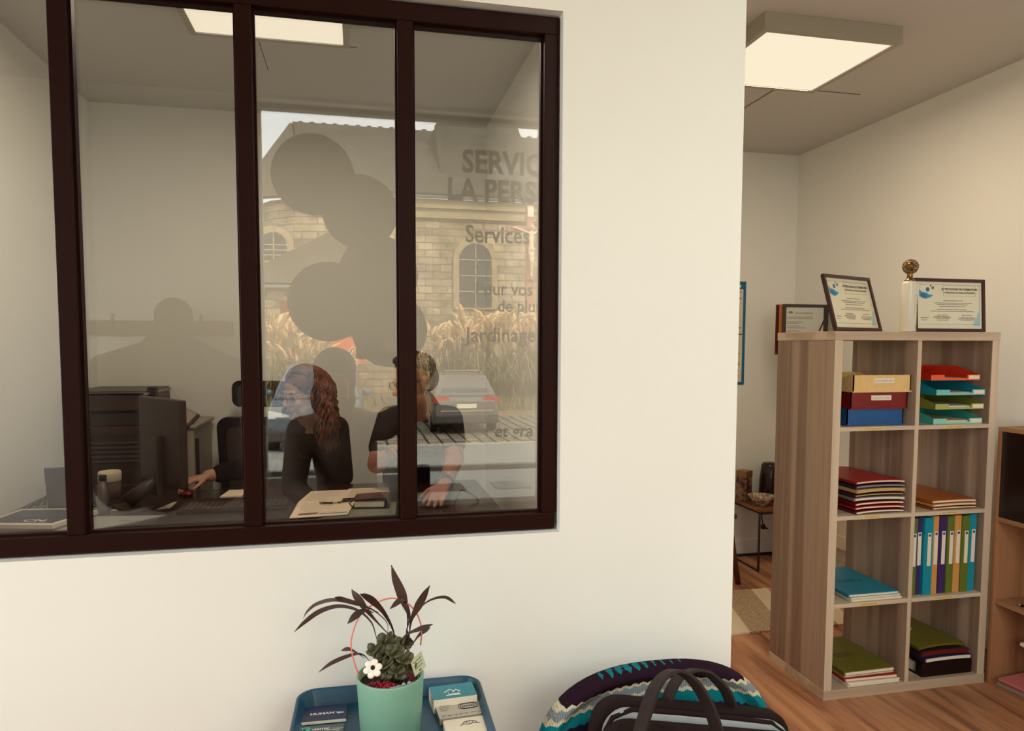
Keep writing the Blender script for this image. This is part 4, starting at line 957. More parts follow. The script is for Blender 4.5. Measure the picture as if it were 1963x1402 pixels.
MB().bx(0, .07, 0, .004, 0, .0004, frame3((-.88, 2.86, DZ + .0043), (1, -.1, 0), (.3, 1, 0))).bx(.01, .05, -.012, -.009, 0, .0004, frame3((-.88, 2.86, DZ + .0043), (1, -.1, 0), (.3, 1, 0))).build('wallet_print', GREYINK, tf)
PCR = mat('cream_document', S(234, 214, 184), .7)
def doc(label, pts, lift, rows=True, m=PCR):
    t, o = quad('document', label, 'document', pts, .002, m, lift, 'printed documents on the desk')
    if rows:
        p = [Vector((a, b_, 0)) for a, b_ in pts]; b = MB()
        for k in range(11):
            v = .12 + .07 * k; a, c = p[0].lerp(p[3], v), p[1].lerp(p[2], v); l = random.uniform(.5, .9)
            s_, e_ = a.lerp(c, .1), a.lerp(c, l); w_ = (p[3] - p[0]).normalized() * .0045
            b.add([(*s_.xy, DZ + lift + .0023), (*e_.xy, DZ + lift + .0023), (*(e_ + w_).xy, DZ + lift + .0023), (*(s_ + w_).xy, DZ + lift + .0023)], [(0, 1, 2, 3)])
        b.build('text_rows', mat('faint_ink', S(196, 176, 150), .8), t)
    return t
doc('pair of cream printed sheets farther back on the desk', [(-.262, 3.02), (-.082, 3.02), (-.045, 3.29), (-.215, 3.29)], .0)
doc('long printed sheet reaching behind the maroon wallet', [(-.075, 3.10), (.13, 3.12), (.13, 3.30), (-.05, 3.30)], .0025)
td = doc('cream printed sheet nearest the glass, with small photo strip', [(-.262, 2.765), (-.048, 2.782), (-.02, 3.01), (-.25, 3.06)], .0055)
MB().prism([(-.235, 2.80), (-.165, 2.805), (-.158, 2.835), (-.228, 2.83)], DZ + .0080, DZ + .0083).build('photo_print', mat('photo_maroon', S(120, 80, 70), .5), td)
MB().prism([(-.158, 2.80), (-.05, 2.808), (-.046, 2.828), (-.152, 2.82)], DZ + .0080, DZ + .0083).build('blue_print', mat('pale_slate_print', S(140, 160, 160), .5), td)
quad('clear_folder', 'clear plastic folder lying under the maroon wallet', 'clear folder', [(-.19, 2.67), (.13, 2.69), (.15, 2.99), (-.03, 3.0)], .0022, mat('clear_folder_plastic', S(128, 130, 112), .25), 0)
ky = thing('key_ring', 'small dark bunch of keys lying on the cream sheets', 'keys', (-.11, 2.98, DZ + .01))
b = MB(); b.tube([(-.10 + .013 * math.cos(a * PI / 8), 2.985 + .013 * math.sin(a * PI / 8), DZ + .0105) for a in range(16)], .0015, 5, closed=True); b.build('ring', CHROME, ky)
for a, l in ((2.9, .055), (3.3, .05), (.2, .06)):
    d = Vector((math.cos(a), math.sin(a), 0)); o_ = Vector((-.10, 2.985, DZ + .012)) + d * .012
    b = MB(); b.tube([o_, o_ + d * l], 1, flat=(.004, .001, (-d.y, d.x, 0))); b.ball(o_ + d * .006, (.010, .010, .0018), None, 10, 5); b.build('key', BLK2, ky)
wl = thing('wallet', 'maroon leather wallet folded around white pages on the desk', 'wallet', (.045, 2.93, DZ))
MAR2 = mat('maroon_leather', S(84, 34, 24), .4, vary=.2, vscale=20)
Mw = Matrix.Translation((.042, 2.94, DZ + .0025)) @ Matrix.Rotation(math.radians(-8), 4, 'Z')
P_ = [(-.068, .004, 0)] ; b = MB(); sec = [(-.066, .002), (.060, .0), (.074, .012), (.074, .030), (.060, .042), (-.050, .036), (-.066, .030)]
b.tube(spline([(x, 0, z_) for x, z_ in sec], 4), 1, flat=(.058, .0022, (0, 1, 0))); b2 = MB(); b2.add(b.v, b.f, Mw); b2.build('cover', MAR2, wl, smooth=False)
MB().bx(-.058, .062, -.054, .054, .004, .028, Mw).build('pages', PAPER, wl, bevel=.004)
MB().tube([Mw @ Vector(p) for p in ((-.066, -.04, .004), (-.079, -.04, .018), (-.066, -.04, .032))], .003, 6).build('strap', MAR2, wl, smooth=True)
nt_ = quad('notepad', 'small white notepad on the dark desk near the seated woman', 'notepad', [(-.59, 3.22), (-.50, 3.22), (-.50, 3.36), (-.575, 3.36)], .008, PCR)
for lab, pts in (('loose white note beside the monitor foot', [(-.80, 3.05), (-.72, 3.07), (-.70, 3.19), (-.765, 3.18)]), ('crumpled pale note between bottle and monitor foot', [(-.97, 3.06), (-.90, 3.06), (-.875, 3.20), (-.955, 3.18)])):
    quad('paper_note', lab, 'note', pts, .001, mat('pale_note', S(170, 164, 134), .7))
# keyboard and mat
km = thing('desk_mat', 'black desk mat under the keyboard', 'desk mat', (-.47, 2.98, DZ))
MB().prism(rrect(.50, .52, .01, 3), 0, .002, Matrix.Translation((-.50, 2.96, DZ))).build('mat_sheet', BLK2, km)
kb = thing('keyboard', 'black keyboard on the desk mat behind the glass', 'keyboard', (-.48, 2.99, DZ + .002))
MB().bx(-.70, -.285, 2.93, 3.07, DZ + .0022, DZ + .016).build('keyboard_body', BLK2, kb, bevel=.003)
b = MB()
for r_ in range(5):
    for c_ in range(20): b.bx(-.694 + c_ * .0203, -.694 + c_ * .0203 + .016, 2.936 + r_ * .0262, 2.936 + r_ * .0262 + .021, DZ + .016, DZ + .0205)
b.build('key_caps', mat('grey_key_caps', S(62, 44, 38), .3), kb)
# monitor seen from behind
mo = thing('monitor', 'dark computer monitor seen from behind, facing the woman', 'monitor', (-.86, 3.02, DZ))
pa, pb = Vector((-.660, 2.95, 0)), Vector((-.895, 3.265, 0)); ax = (pb - pa).normalized(); nn = Vector((-ax.y, ax.x, 0))
if nn.x < 0: nn = -nn                                       # nn: the screen side
Mo = Matrix(((ax.x, nn.x, 0, pa.x), (ax.y, nn.y, 0, pa.y), (0, 0, 1, 0), (0, 0, 0, 1)))
BKM = mat('brown_black_plastic', S(52, 30, 22), .45)
ln_ = (pb - pa).length
MB().bx(0, ln_, -.02, .008, .845, 1.195, Mo).build('housing', BKM, mo, bevel=.006)
MB().bx(.012, ln_ - .012, .008, .0095, .865, 1.183, Mo).build('screen', mat('monitor_screen', S(120, 140, 150), .2, emit=.15), mo)
MB().bx(ln_ * .5 - .03, ln_ * .5 + .03, -.045, -.018, .80, 1.04, Mo).build('neck', BKM, mo, bevel=.004)
MB().cone(Mo @ Vector((ln_ * .5, -.032, .86)), Mo @ Vector((ln_ * .62, -.13, DZ + .034)), .028, .030, 12).build('stand_arm', BKM, mo, smooth=True)
MB().prism(rrect(.16, .12, .03, 5), 0, .010, Mo @ Matrix.Translation((ln_ * .66, -.10, DZ + .0005))).build('foot', BKM, mo, bevel=.002)
# laptop behind the first mullion
lp = thing('laptop', 'small dark laptop standing open near the magazine', 'laptop', (-1.13, 3.2, DZ))
Ml = Matrix.Translation((-1.135, 3.14, DZ + .0005)) @ Matrix.Rotation(math.radians(8), 4, 'Z')
MB().bx(-.085, .085, 0, .15, 0, .014, Ml).build('keyboard_base', BKM, lp, bevel=.003)
MB().bx(-.085, .085, -.008, 0, 0, .165, Ml @ Matrix.Translation((0, .002, .014)) @ Matrix.Rotation(math.radians(12), 4, 'X')).build('screen_lid', BKM, lp, bevel=.003)
cbl = thing('cable', 'tangled black cables lying behind the navy magazine', 'cable', (-1.2, 3.2, DZ))
b = MB()
for k in range(4): b.tube(spline([(-1.30 + .02 * k, 3.16 + .02 * k, DZ + .006), (-1.27 + .01 * k, 3.22, DZ + .03 + .008 * k), (-1.25, 3.30 - .01 * k, DZ + .045), (-1.27, 3.36 + .01 * k, DZ + .03), (-1.24, 3.40, DZ + .006)], 6), .004, 6)
b.build('cord', BLK2, cbl, smooth=True)
bt = thing('water_bottle', 'grey metal water bottle beside the dark monitor', 'bottle', (-.985, 3.03, DZ))
MB().lathe([(0, .0), (.020, 0), (.0215, .004), (.0215, .104), (.018, .116), (.012, .124), (.012, .130), (0, .130)], (-.985, 3.03, DZ + .0005), 24).build('bottle_body', mat('brushed_grey_metal', S(120, 108, 98), .3, .7), bt, smooth=True)
MB().lathe([(.0135, .128), (.014, .146), (.011, .150), (0, .150)], (-.985, 3.03, DZ), 20).build('bottle_cap', BLK2, bt, smooth=True)
bk = thing('fabric_basket', 'small brown fabric basket with cream folded rim', 'basket', (-1.06, 3.36, DZ))
MB().lathe([(0, 0), (.038, 0), (.041, .03), (.043, .080), (.040, .080), (.037, .01), (0, .01)], (-1.062, 3.355, DZ + .0005), 28).build('basket_body', mat('brown_fabric', S(104, 80, 64), .9, bump=.4), bk, smooth=True)
MB().lathe([(.0435, .068), (.046, .072), (.046, .104), (.043, .112), (.040, .110), (.040, .072)], (-1.062, 3.355, DZ), 28).build('folded_rim', mat('cream_fabric', S(216, 200, 170), .9, bump=.3), bk, smooth=True)
ms = thing('computer_mouse', 'dark red computer mouse under the woman\u2019s hand', 'mouse', (-.735, 3.315, DZ))
MB().ball((-.745, 3.31, DZ + .012), (.030, .050, .017), Matrix.Rotation(.5, 4, 'Z'), 18, 10).build('mouse_shell', mat('red_gloss', S(96, 12, 16), .3), ms, smooth=True)
# copier
cp = thing('copier', 'large dark office copier standing against the rear wall', 'copier', (-1.05, 3.95, 0))
GRY2 = mat('grey_copier_panel', S(150, 136, 120), .5); DBR = mat('dark_copier_plastic', S(50, 26, 20), .4)
MB().bx(-1.34, -.83, 3.70, 4.14, .06, 1.02).build('copier_body', DBR, cp, bevel=.008)
MB().bx(-1.345, -.995, 3.68, 4.13, 1.09, 1.19).build('scanner_lid', DBR, cp, bevel=.01)
MB().bx(-1.345, -.99, 3.68, 4.13, 1.17, 1.182).build('lid_strip', GRY2, cp)
MB().bx(-1.34, -.99, 3.72, 4.13, 1.02, 1.085).build('scanner_unit', DBR, cp, bevel=.004)
MB().bx(-1.0, -.965, 3.72, 3.78, 1.16, 1.205).build('lid_hinge', BLK2, cp, bevel=.004)
Mc = Matrix.Translation((-.885, 3.74, 1.075)) @ Matrix.Rotation(math.radians(28), 4, 'Y') @ Matrix.Rotation(math.radians(18), 4, 'X')
pnl = MB().bx(-.10, .10, -.08, .08, -.012, .012, Mc).build('control_panel', DBR, cp, bevel=.006)
MB().bx(-.085, .085, -.065, .065, .012, .014, Mc).build('panel_face', GRY2, pnl)
MB().bx(-.828, -.79, 3.70, 4.14, .06, 1.0).build('side_cover', GRY2, cp, bevel=.012)
MB().bx(-.845, -.775, 3.69, 4.14, 1.0, 1.02).build('side_cap', GRY2, cp, bevel=.006)
MB().bx(-1.28, -.90, 3.694, 3.702, .84, .98).build('output_slot', mat('slot_black', S(20, 8, 6), .6), cp)
for k in range(5): MB().bx(-1.26, -.92 - .03 * k, 3.685, 3.70, .85 + .022 * k, .858 + .022 * k).build('output_sheet', mat('slot_grey', S(78, 58, 50), .5), cp)
for k in range(3): MB().bx(-1.33, -.84, 3.69, 3.70, .10 + .22 * k, .30 + .22 * k).build('paper_drawer', DBR, cp, bevel=.004)
MB().bx(-.80, -.775, 3.72, 3.74, .70, .95).build('cable_clip', BLK2, cp)
# office chair (empty) behind the woman
def office_chair(label, x, y, rz, head=True):
    t = thing('office_chair', label, 'office chair', (x, y, 0), rz, 'office chairs behind the desk')
    MB().prism(rrect(.40, .40, .08, 6) if head else rrect(.36, .38, .08, 6), .43 if head else .345, .49 if head else .40).build('seat', DKFAB, t, local=True, bevel=.02)
    b = MB()
    pr, inn, zb = (rrect(.44, .50, .06, 6), rrect(.35, .41, .05, 6), .78) if head else (rrect(.30, .24, .05, 6), rrect(.24, .18, .04, 6), .66); Mb = Matrix.Translation((0, .235, zb)) @ Matrix.Rotation(math.radians(96), 4, 'X')
    k = len(pr); b.add([(x_, y_, z_) for z_ in (-.014, .014) for x_, y_ in pr] + [(x_, y_, z_) for z_ in (-.014, .014) for x_, y_ in inn],
        [(i, (i + 1) % k, k + (i + 1) % k, k + i) for i in range(k)] + [(2 * k + (i + 1) % k, 2 * k + i, 3 * k + i, 3 * k + (i + 1) % k) for i in range(k)] +
        [(i, 2 * k + i, 2 * k + (i + 1) % k, (i + 1) % k) for i in range(k)] + [(k + (i + 1) % k, 3 * k + (i + 1) % k, 3 * k + i, k + i) for i in range(k)], Mb)
    b.build('back_frame', BLK2, t, local=True, bevel=.004)
    MB().prism(inn, -.004, .004, Mb).build('back_mesh', mat('brown_mesh_fabric', S(70, 44, 34), .8), t, local=True)
    if head:
        MB().prism(rrect(.30, .14, .04, 6), -.02, .02, Matrix.Translation((0, .25, 1.15)) @ Matrix.Rotation(math.radians(92), 4, 'X')).build('headrest', DKFAB, t, local=True, bevel=.012)
        MB().tube([(0, .265, 1.0), (0, .275, 1.12)], .012, 8).build('headrest_post', BLK2, t, local=True)
    MB().tube([(0, .05, .42 if head else .33), (0, .265, .46), (0, .26, .56)], .018, 8).build('back_bracket', BLK2, t, local=True)
    MB().cone((0, 0, .10), (0, 0, .43 if head else .345), .028, .022, 12).build('gas_column', BLK2, t, local=True)
    for k in range(5):
        a = k * 2 * PI / 5; l = MB().cone((0, 0, .10), (.14 * math.cos(a), .14 * math.sin(a), .07), .022, .014, 8).build('base_arm', BLK2, t, local=True)
        MB().ball((.14 * math.cos(a), .14 * math.sin(a), .03), (.028, .028, .028), None, 10, 6).build('caster', BLK2, t, local=True, smooth=True)
    return t
office_chair('empty black mesh office chair with headrest, its back to the copier', -.575, 3.74, math.radians(-14))
office_chair('black office chair in which the curly haired woman sits', -.20, 3.66, math.radians(0), False)

# ---------------------------------------------------------------- people
SKIN = mat('warm_skin', S(158, 100, 70), .55, vary=.05, vscale=20); SKINP = mat('pale_skin', S(174, 122, 98), .55)
def blob(caps=(), ells=(), voxel=.005, smooth=5, mats=None):
    """Tapered limbs (p0, r0, p1, r1) and ellipsoids (centre, radii, matrix) fused into one continuous skin."""
    b = MB()
    for p0, r0, p1, r1 in caps:
        b.cone(p0, p1, r0, r1, 18); b.ball(p0, r0, None, 16, 10); b.ball(p1, r1, None, 16, 10)
    for c, r, M in ells: b.ball(c, r, M, 20, 14)
    me = b.mesh('tmp'); o = bpy.data.objects.new('tmp', me); COL.objects.link(o)
    r = o.modifiers.new('r', 'REMESH'); r.mode = 'VOXEL'; r.voxel_size = voxel; r.use_smooth_shade = True
    s = o.modifiers.new('s', 'SMOOTH'); s.factor = .5; s.iterations = smooth
    dg = bpy.context.evaluated_depsgraph_get(); dg.update()
    res = bpy.data.meshes.new_from_object(o.evaluated_get(dg)); bpy.data.objects.remove(o); bpy.data.meshes.remove(me)
    return res
def head_shapes(M, s=1.0, jaw=1.0):
    """Head facing local -Y around its own centre; M places it. Returns (caps, ells)."""
    R3 = M.to_3x3().to_4x4(); E = []; Cc = []
    e = lambda c, r: E.append((M @ Vector([k * s for k in c]), tuple(k * s for k in r), R3))
    c = lambda p, r0, q_, r1: Cc.append((M @ Vector([k * s for k in p]), r0 * s, M @ Vector([k * s for k in q_]), r1 * s))
    e((0, .014, .040), (.074, .094, .078)); e((0, -.022, -.02), (.062, .066, .082)); e((0, -.050, -.088), (.034 * jaw, .030, .026))
    e((.040, -.022, -.070), (.022, .044, .034)); e((-.040, -.022, -.070), (.022, .044, .034))
    e((.036, -.062, -.030), (.022, .020, .022)); e((-.036, -.062, -.030), (.022, .020, .022))
    c((-.036, -.078, .020), .010, (.036, -.078, .020), .010)
    c((0, -.088, .008), .0085, (0, -.106, -.030), .0115); e((.011, -.094, -.034), (.008, .009, .007)); e((-.011, -.094, -.034), (.008, .009, .007))
    e((0, -.085, -.060), (.023, .010, .0055)); e((0, -.083, -.071), (.020, .010, .0065)); e((0, -.078, -.100), (.016, .012, .012))
    for x in (-1, 1): e((.074 * x, .012, -.008), (.009, .020, .032)); e((.080 * x, .018, .006), (.008, .014, .018))
    return Cc, E
def hand(wrist, d, up, curl, side, s=1.0, thumb=.5):
    """Palm, five fingers with knuckle bends and a thumb from the palm's side. d: towards the fingers, up: back of the hand, curl: bend per joint for each finger."""
    d = Vector(d).normalized(); up = Vector(up); up = (up - d * up.dot(d)).normalized(); x = d.cross(up) * side; w_ = Vector(wrist); c = []
    for k in range(4):
        o = (k - 1.5) * .0185 * s
        c.append((w_ + x * o * .55, .013 * s, w_ + d * .078 * s + x * o, .0105 * s))
    for k in range(4):
        o = (k - 1.5) * .0195 * s; L = (.072, .080, .075, .060)[k] * s; p = w_ + d * .080 * s + x * o; a = 0; r = .0092 * s
        for j, f in enumerate((.45, .32, .23)):
            a += curl[k] * (.8, 1.1, .8)[j]
            dd = (d * math.cos(a) - up * math.sin(a) + x * (k - 1.5) * .05).normalized(); n_ = p + dd * L * f
            c.append((p, r, n_, r * .93)); p = n_; r *= .93
    p = w_ + d * .022 * s - x * .022 * s; v = (d * .75 - x * .7 - up * thumb * .5).normalized()
    q_ = p + v * .040 * s; c.append((p, .0125 * s, q_, .0105 * s)); v2 = (v + d * .5 - up * thumb * .4 + x * .25).normalized(); c.append((q_, .0105 * s, q_ + v2 * .030 * s, .0085 * s)); p = q_ + v2 * .030 * s
    c.append((p, .0085 * s, p + (v2 + d * .2).normalized() * .020 * s, .0072 * s))
    return c
def V(*a): return Vector(a)
def lookM(c, yaw, pitch=0, roll=0):
    """Head matrix: yaw 0 faces the glass (-y), positive yaw turns to -x (towards the copier), pitch down."""
    return Matrix.Translation(c) @ Matrix.Rotation(-yaw, 4, 'Z') @ Matrix.Rotation(pitch, 4, 'X') @ Matrix.Rotation(roll, 4, 'Y')
def eyes(M, parent, iris, s=1.0):
    for x in (-.031, .031):
        e = MB().ball(M @ Vector((x * s, -.0735 * s, .002 * s)), .0125 * s, None, 14, 10).build('eye', mat('eye_white', S(214, 204, 190), .25), parent, smooth=True)
        MB().ball(M @ Vector((x * s, -.0845 * s, .002 * s)), (.0055 * s, .0030 * s, .0055 * s), M.to_3x3().to_4x4(), 12, 8).build('iris', iris, e, smooth=True)
        b = MB(); b.tube([M @ Vector((x + .017 * t_, -.0855 + .006 * t_ * t_, .019 + .005 * (1 - t_ * t_))) for t_ in (-1, -.5, 0, .5, 1)], [.0015, .0028, .003, .0028, .0015], 6); b.build('eyebrow', mat('brown_brow', S(60, 30, 20), .8), parent, smooth=True)
def spectacles(M, parent, m, w=.052, h=.036, s=1.0):
    t = bpy.data.objects.new('spectacles', None); COL.objects.link(t); t.parent = parent; t.matrix_parent_inverse = W(parent).inverted()
    b = MB()
    for x in (-1, 1):
        b.tube([M @ Vector((x * .0335 + px * 1.0, -.0985 + .004 * abs(px) * 10 * 0, .002 + py)) for px, py in rrect(w, h, .014, 5)], .0021, 6, closed=True)
        b.tube([M @ Vector(p) for p in ((x * .0595, -.097, .010), (x * .074, -.085, .012), (x * .080, .0, .010), (x * .078, .022, .0))], .0019, 6)
    b.tube([M @ Vector(p) for p in ((-.008, -.098, .008), (0, -.101, .011), (.008, -.098, .008))], .002, 6)
    b.build('spectacle_frame', m, t, smooth=True)
    for x in (-1, 1): MB().prism([(x * .0335 + px, py + .002) for px, py in rrect(w - .003, h - .003, .013, 5)], -.0004, .0004, M @ Matrix.Translation((0, -.0985, 0)) @ Matrix.Rotation(PI / 2, 4, 'X')).build('lens', glass('spectacle_lens', .06), t)

# ---- the woman at the desk
wo = thing('person', 'woman with long curly auburn hair and glasses sitting at the desk in black', 'person', (-.235, 3.62, 0))
hw_ = V(-.262, 3.475, 1.178); HM = lookM(hw_, math.radians(46), math.radians(8), 0)
nb, ch_, wa, hp_ = V(-.235, 3.555, 1.045), V(-.235, 3.60, .93), V(-.235, 3.65, .74), V(-.235, 3.68, .56)
sl, sr = V(-.108, 3.615, 1.0), V(-.362, 3.545, .995)                       # her left and right shoulders
er, wr = V(-.485, 3.47, .845), V(-.665, 3.375, .822)
el, wl_ = V(-.085, 3.62, .755), V(-.20, 3.43, .66)
kn = [V(-.40, 3.24, .53), V(-.26, 3.18, .53)]; an = [V(-.42, 3.20, .09), V(-.25, 3.16, .09)]
hc, he = head_shapes(HM, .98, .9)
caps = [(nb + V(0, .01, -.03), .050, hw_ + V(.012, .02, -.06), .047), (nb, .055, ch_, .10), (ch_ + V(-.06, 0, 0), .088, wa + V(-.05, 0, 0), .085), (ch_ + V(.06, 0, 0), .088, wa + V(.05, 0, 0), .085),
        (wa, .11, hp_, .125), (nb + V(0, .01, -.02), .05, sl, .048), (nb + V(0, .01, -.02), .05, sr, .048), (sr, .048, er, .040), (er, .038, wr, .027), (sl, .048, el, .040), (el, .038, wl_, .027)]
for k in range(2):
    hpk = hp_ + V(-.075 + .15 * k, -.02, -.02); caps += [(hpk, .085, kn[k], .058), (kn[k], .054, an[k], .036), (an[k], .036, an[k] + V(-.02, -.13, -.055), .028)]
caps += hand(wr, V(-.85, -.5, -.12), V(0, 0, 1), (.35, .38, .42, .5), 1, .95, .6) + hand(wl_, V(-.6, -.7, -.2), V(0, 0, 1), (.4, .4, .45, .5), -1, .95)
put(blob(caps + hc, he, .0042, 4), 'body', SKINP, wo, True)
eyes(HM, wo, mat('brown_iris', S(60, 34, 20), .3)); spectacles(HM, wo, mat('dark_spectacles', S(40, 22, 20), .3), .050, .038)
mo_ = blob([(HM @ V(-.019, -.0865, -.0655), .003, HM @ V(.019, -.0865, -.0655), .003)], [(HM @ V(0, -.0905, -.0605), (.018, .006, .0045), HM.to_3x3().to_4x4()), (HM @ V(0, -.088, -.0705), (.015, .005, .005), HM.to_3x3().to_4x4())], .0015, 2)
put(mo_, 'lips', mat('rose_lips', S(160, 88, 76), .5), wo, True)
TOP = mat('black_knit', S(24, 8, 7), .9, spec=.08, bump=.3, bscale=300)
dv = (wr - er).normalized()
tc_ = [(nb + V(0, .012, -.03), .060, ch_, .112), (ch_ + V(-.06, 0, 0), .098, wa + V(-.05, 0, 0), .097), (ch_ + V(.06, 0, 0), .098, wa + V(.05, 0, 0), .097), (wa, .122, hp_, .137), (ch_ + V(-.075, -.02, -.04), .085, hp_ + V(-.10, -.10, .14), .10), (wa + V(.06, -.05, .02), .09, hp_ + V(.03, -.08, .12), .11),
       (nb + V(0, .01, -.028), .056, sl, .060), (nb + V(0, .01, -.028), .056, sr, .060), (sr, .060, er, .056), (er, .055, wr - dv * .055, .043), (sl, .060, el, .055), (el, .053, wl_, .040)]
put(blob(tc_, [(ch_ + V(-.10, -.075, -.01), (.062, .05, .062), Matrix.Identity(4)), (ch_ + V(.01, -.085, -.01), (.062, .05, .062), Matrix.Identity(4))], .007, 6), 'jumper', TOP, wo, True)
pc = [(hp_, .135, hp_ + V(0, 0, -.02), .135)]
for k in range(2): hpk = hp_ + V(-.075 + .15 * k, -.02, -.02); pc += [(hpk, .098, kn[k], .07), (kn[k], .067, an[k] + V(0, 0, .03), .05)]
put(blob(pc, (), .008, 5), 'trousers', TOP, wo, True)
for k in range(2): put(blob([(an[k] + V(0, .02, -.035), .042, an[k] + V(-.02, -.14, -.05), .036)], (), .006, 3), 'shoe', BLK2, wo, True)
# hair: crown cap plus curly locks
random.seed(11)
HAIR = mat('auburn_hair', S(116, 60, 34), .5, spec=.3, vary=.5, vscale=22, col2=S(56, 24, 14))
inv = HM.inverted()
cap = blob((), [(HM @ V(0, .026, .052), (.088, .100, .082), HM.to_3x3().to_4x4()), (HM @ V(0, .062, -.02), (.088, .066, .095), HM.to_3x3().to_4x4())], .006, 4)
b = MB()
ups = []
for i in range(230):
    az = random.uniform(-.32, PI + .32); lat = random.random() ** .7
    # root on the scalp (local frame: +y is the back of the head); parted on top, kept off the face
    root = V(.080 * math.cos(az) * math.cos(lat * 1.2), .03 + .088 * max(-.75, math.sin(az)) * math.cos(lat * 1.2), .035 + .088 * math.sin(lat * 1.2))
    if root.y < -.015: root.y = -.015
    o_ = V(root.x * .9, (root.y - .02) * .9, 0); o_.normalize()
    ln = random.uniform(.18, .37); P0 = HM @ root; od = (HM.to_3x3() @ o_); od.z = 0; od.normalize()
    pts = []; ph = random.random() * 6.28; n_ = 22; fr = random.uniform(3.2, 5.0); am = random.uniform(.006, .012)
    for j in range(n_ + 1):
        u_ = j / n_; out_ = .040 * math.sin(min(1, u_ * 2.2) * PI / 2) + .022 * u_
        p = P0 + od * out_ + V(0, 0, -ln * u_ ** 1.25 + .012 * math.sin(min(u_ * 5, 1) * PI))
        c_ = am * min(1, u_ * 4); sd = V(-od.y, od.x, 0)
        pts.append(p + sd * c_ * math.cos(ph + fr * 6.28 * u_) + od * c_ * math.sin(ph + fr * 6.28 * u_))
    b.tube(pts, [.0042 + .0022 * math.sin(PI * min(1, j / n_ * 1.05)) if j < n_ else .001 for j in range(n_ + 1)], 5)
for i in range(190):                                             # wavy strands combed from the parting over the cap
    s_ = random.choice((-1, 1)); y0 = random.uniform(-.062, .085); v_ = (y0 - .026) / .104; r_ = math.sqrt(max(.02, 1 - v_ * v_)); ph = random.random() * 6.28; pts = []
    dr2 = random.uniform(.03, .075) if y0 < -.02 else .035; tmax = random.uniform(1.35, 1.9); n_ = 16
    for j in range(n_ + 1):
        t_ = .02 + tmax * j / n_; wv_ = .0035 * min(1, t_) * math.sin(ph + 9 * t_)
        pts.append(HM @ V(s_ * (.090 * r_ * math.sin(min(t_, 1.6)) + wv_), y0 + dr2 * t_ * t_ * .5 + wv_, .053 + .084 * r_ * math.cos(t_) - (.03 * (t_ - 1.3) if t_ > 1.3 else 0)))
    for j in range(1, 5 if y0 < 0 else 9): pts.append(pts[n_] + V(.004 * math.sin(ph + j * 1.5), .004 * math.cos(ph + j * 1.5), -.016 * j))
    b.tube(pts, [.0045] * (len(pts) - 2) + [.003, .001], 5)
hm = b.mesh('hair')
bmh = bmesh.new(); bmh.from_mesh(hm); bmh.from_mesh(cap); bmh.to_mesh(hm); bmh.free()
put(hm, 'hair', HAIR, wo, True)

# ---- the man leaning on the desk
mn = thing('person', 'man in black polo shirt and glasses leaning on the desk with phone in hand', 'person', (.30, 3.72, 0))
hm_ = V(.250, 3.25, 1.243); GM = lookM(hm_, math.radians(66), math.radians(10), math.radians(-2))
nb, ch_, wa, hp_ = V(.292, 3.345, 1.10), V(.292, 3.43, .985), V(.300, 3.58, .86), V(.305, 3.70, .80)
sl, sr = V(.425, 3.39, 1.055), V(.145, 3.37, 1.060)
el, wl_ = V(.432, 3.245, .885), V(.352, 2.985, .815)
er, wr = V(.078, 3.27, .870), V(.128, 3.115, .935)
kn = [V(.20, 3.64, .47), V(.41, 3.66, .47)]; an = [V(.19, 3.74, .09), V(.42, 3.78, .09)]
hc, he = head_shapes(GM, 1.03, 1.12)
caps = [(nb + V(0, .005, -.03), .062, hm_ + V(.012, .024, -.055), .056), (nb, .065, ch_, .11), (ch_ + V(-.065, 0, 0), .10, wa + V(-.05, 0, 0), .095), (ch_ + V(.065, 0, 0), .10, wa + V(.05, 0, 0), .095), (wa, .125, hp_, .135),
        (nb + V(0, .02, -.02), .06, sl, .056), (nb + V(0, .02, -.02), .06, sr, .056), (sl, .055, el, .043), (el, .043, wl_, .029), (sr, .055, er, .045), (er, .043, wr, .030)]
for k in range(2): hpk = hp_ + V(-.085 + .17 * k, .01, -.03); caps += [(hpk, .095, kn[k], .064), (kn[k], .060, an[k], .040), (an[k], .040, an[k] + V(0, -.15, -.055), .030)]
caps += hand(wl_, V(-.42, -.85, -.22), V(0, -.2, 1), (.10, .12, .16, .2), -1, 1.05, .3)
caps += hand(wr, V(.10, -.60, .45), V(.75, -.55, -.5) * -1, (.55, .6, .65, .7), 1, 1.0, 1.0)
put(blob(caps + hc, he, .0042, 4), 'body', SKIN, mn, True)
eyes(GM, mn, mat('brown_iris', S(60, 34, 20), .3)); spectacles(GM, mn, BLK2, .050, .034)
b = MB()
random.seed(5)
MH = mat('short_brown_hair', S(66, 30, 18), .6, spec=.3, vary=.5, vscale=40, col2=S(34, 14, 8))
hcap = blob((), [(GM @ V(0, .026, .060), (.0765, .092, .072), GM.to_3x3().to_4x4()), (GM @ V(0, .055, .012), (.074, .064, .070), GM.to_3x3().to_4x4()), (GM @ V(0, -.040, .110), (.052, .046, .026), GM.to_3x3().to_4x4())], .005, 4)
for i in range(420):
    az = random.uniform(0, 6.28); lat = random.uniform(.25, 1.5)
    c_ = V(.075 * math.cos(az) * math.cos(lat), .016 + .093 * math.sin(az) * math.cos(lat), .056 + .076 * math.sin(lat))
    nrm = V(c_.x / .075, (c_.y - .02) / .092, (c_.z - .05) / .078).normalized()
    d_ = (nrm * .6 + V(0, -.5, .35) + V(random.uniform(-.4, .4), random.uniform(-.3, .3), random.uniform(-.2, .2))).normalized()
    if c_.y < -.085 and c_.z < .10: continue
    b.tube([GM @ c_, GM @ (c_ + d_ * random.uniform(.006, .013))], [.0045, .001], 4)
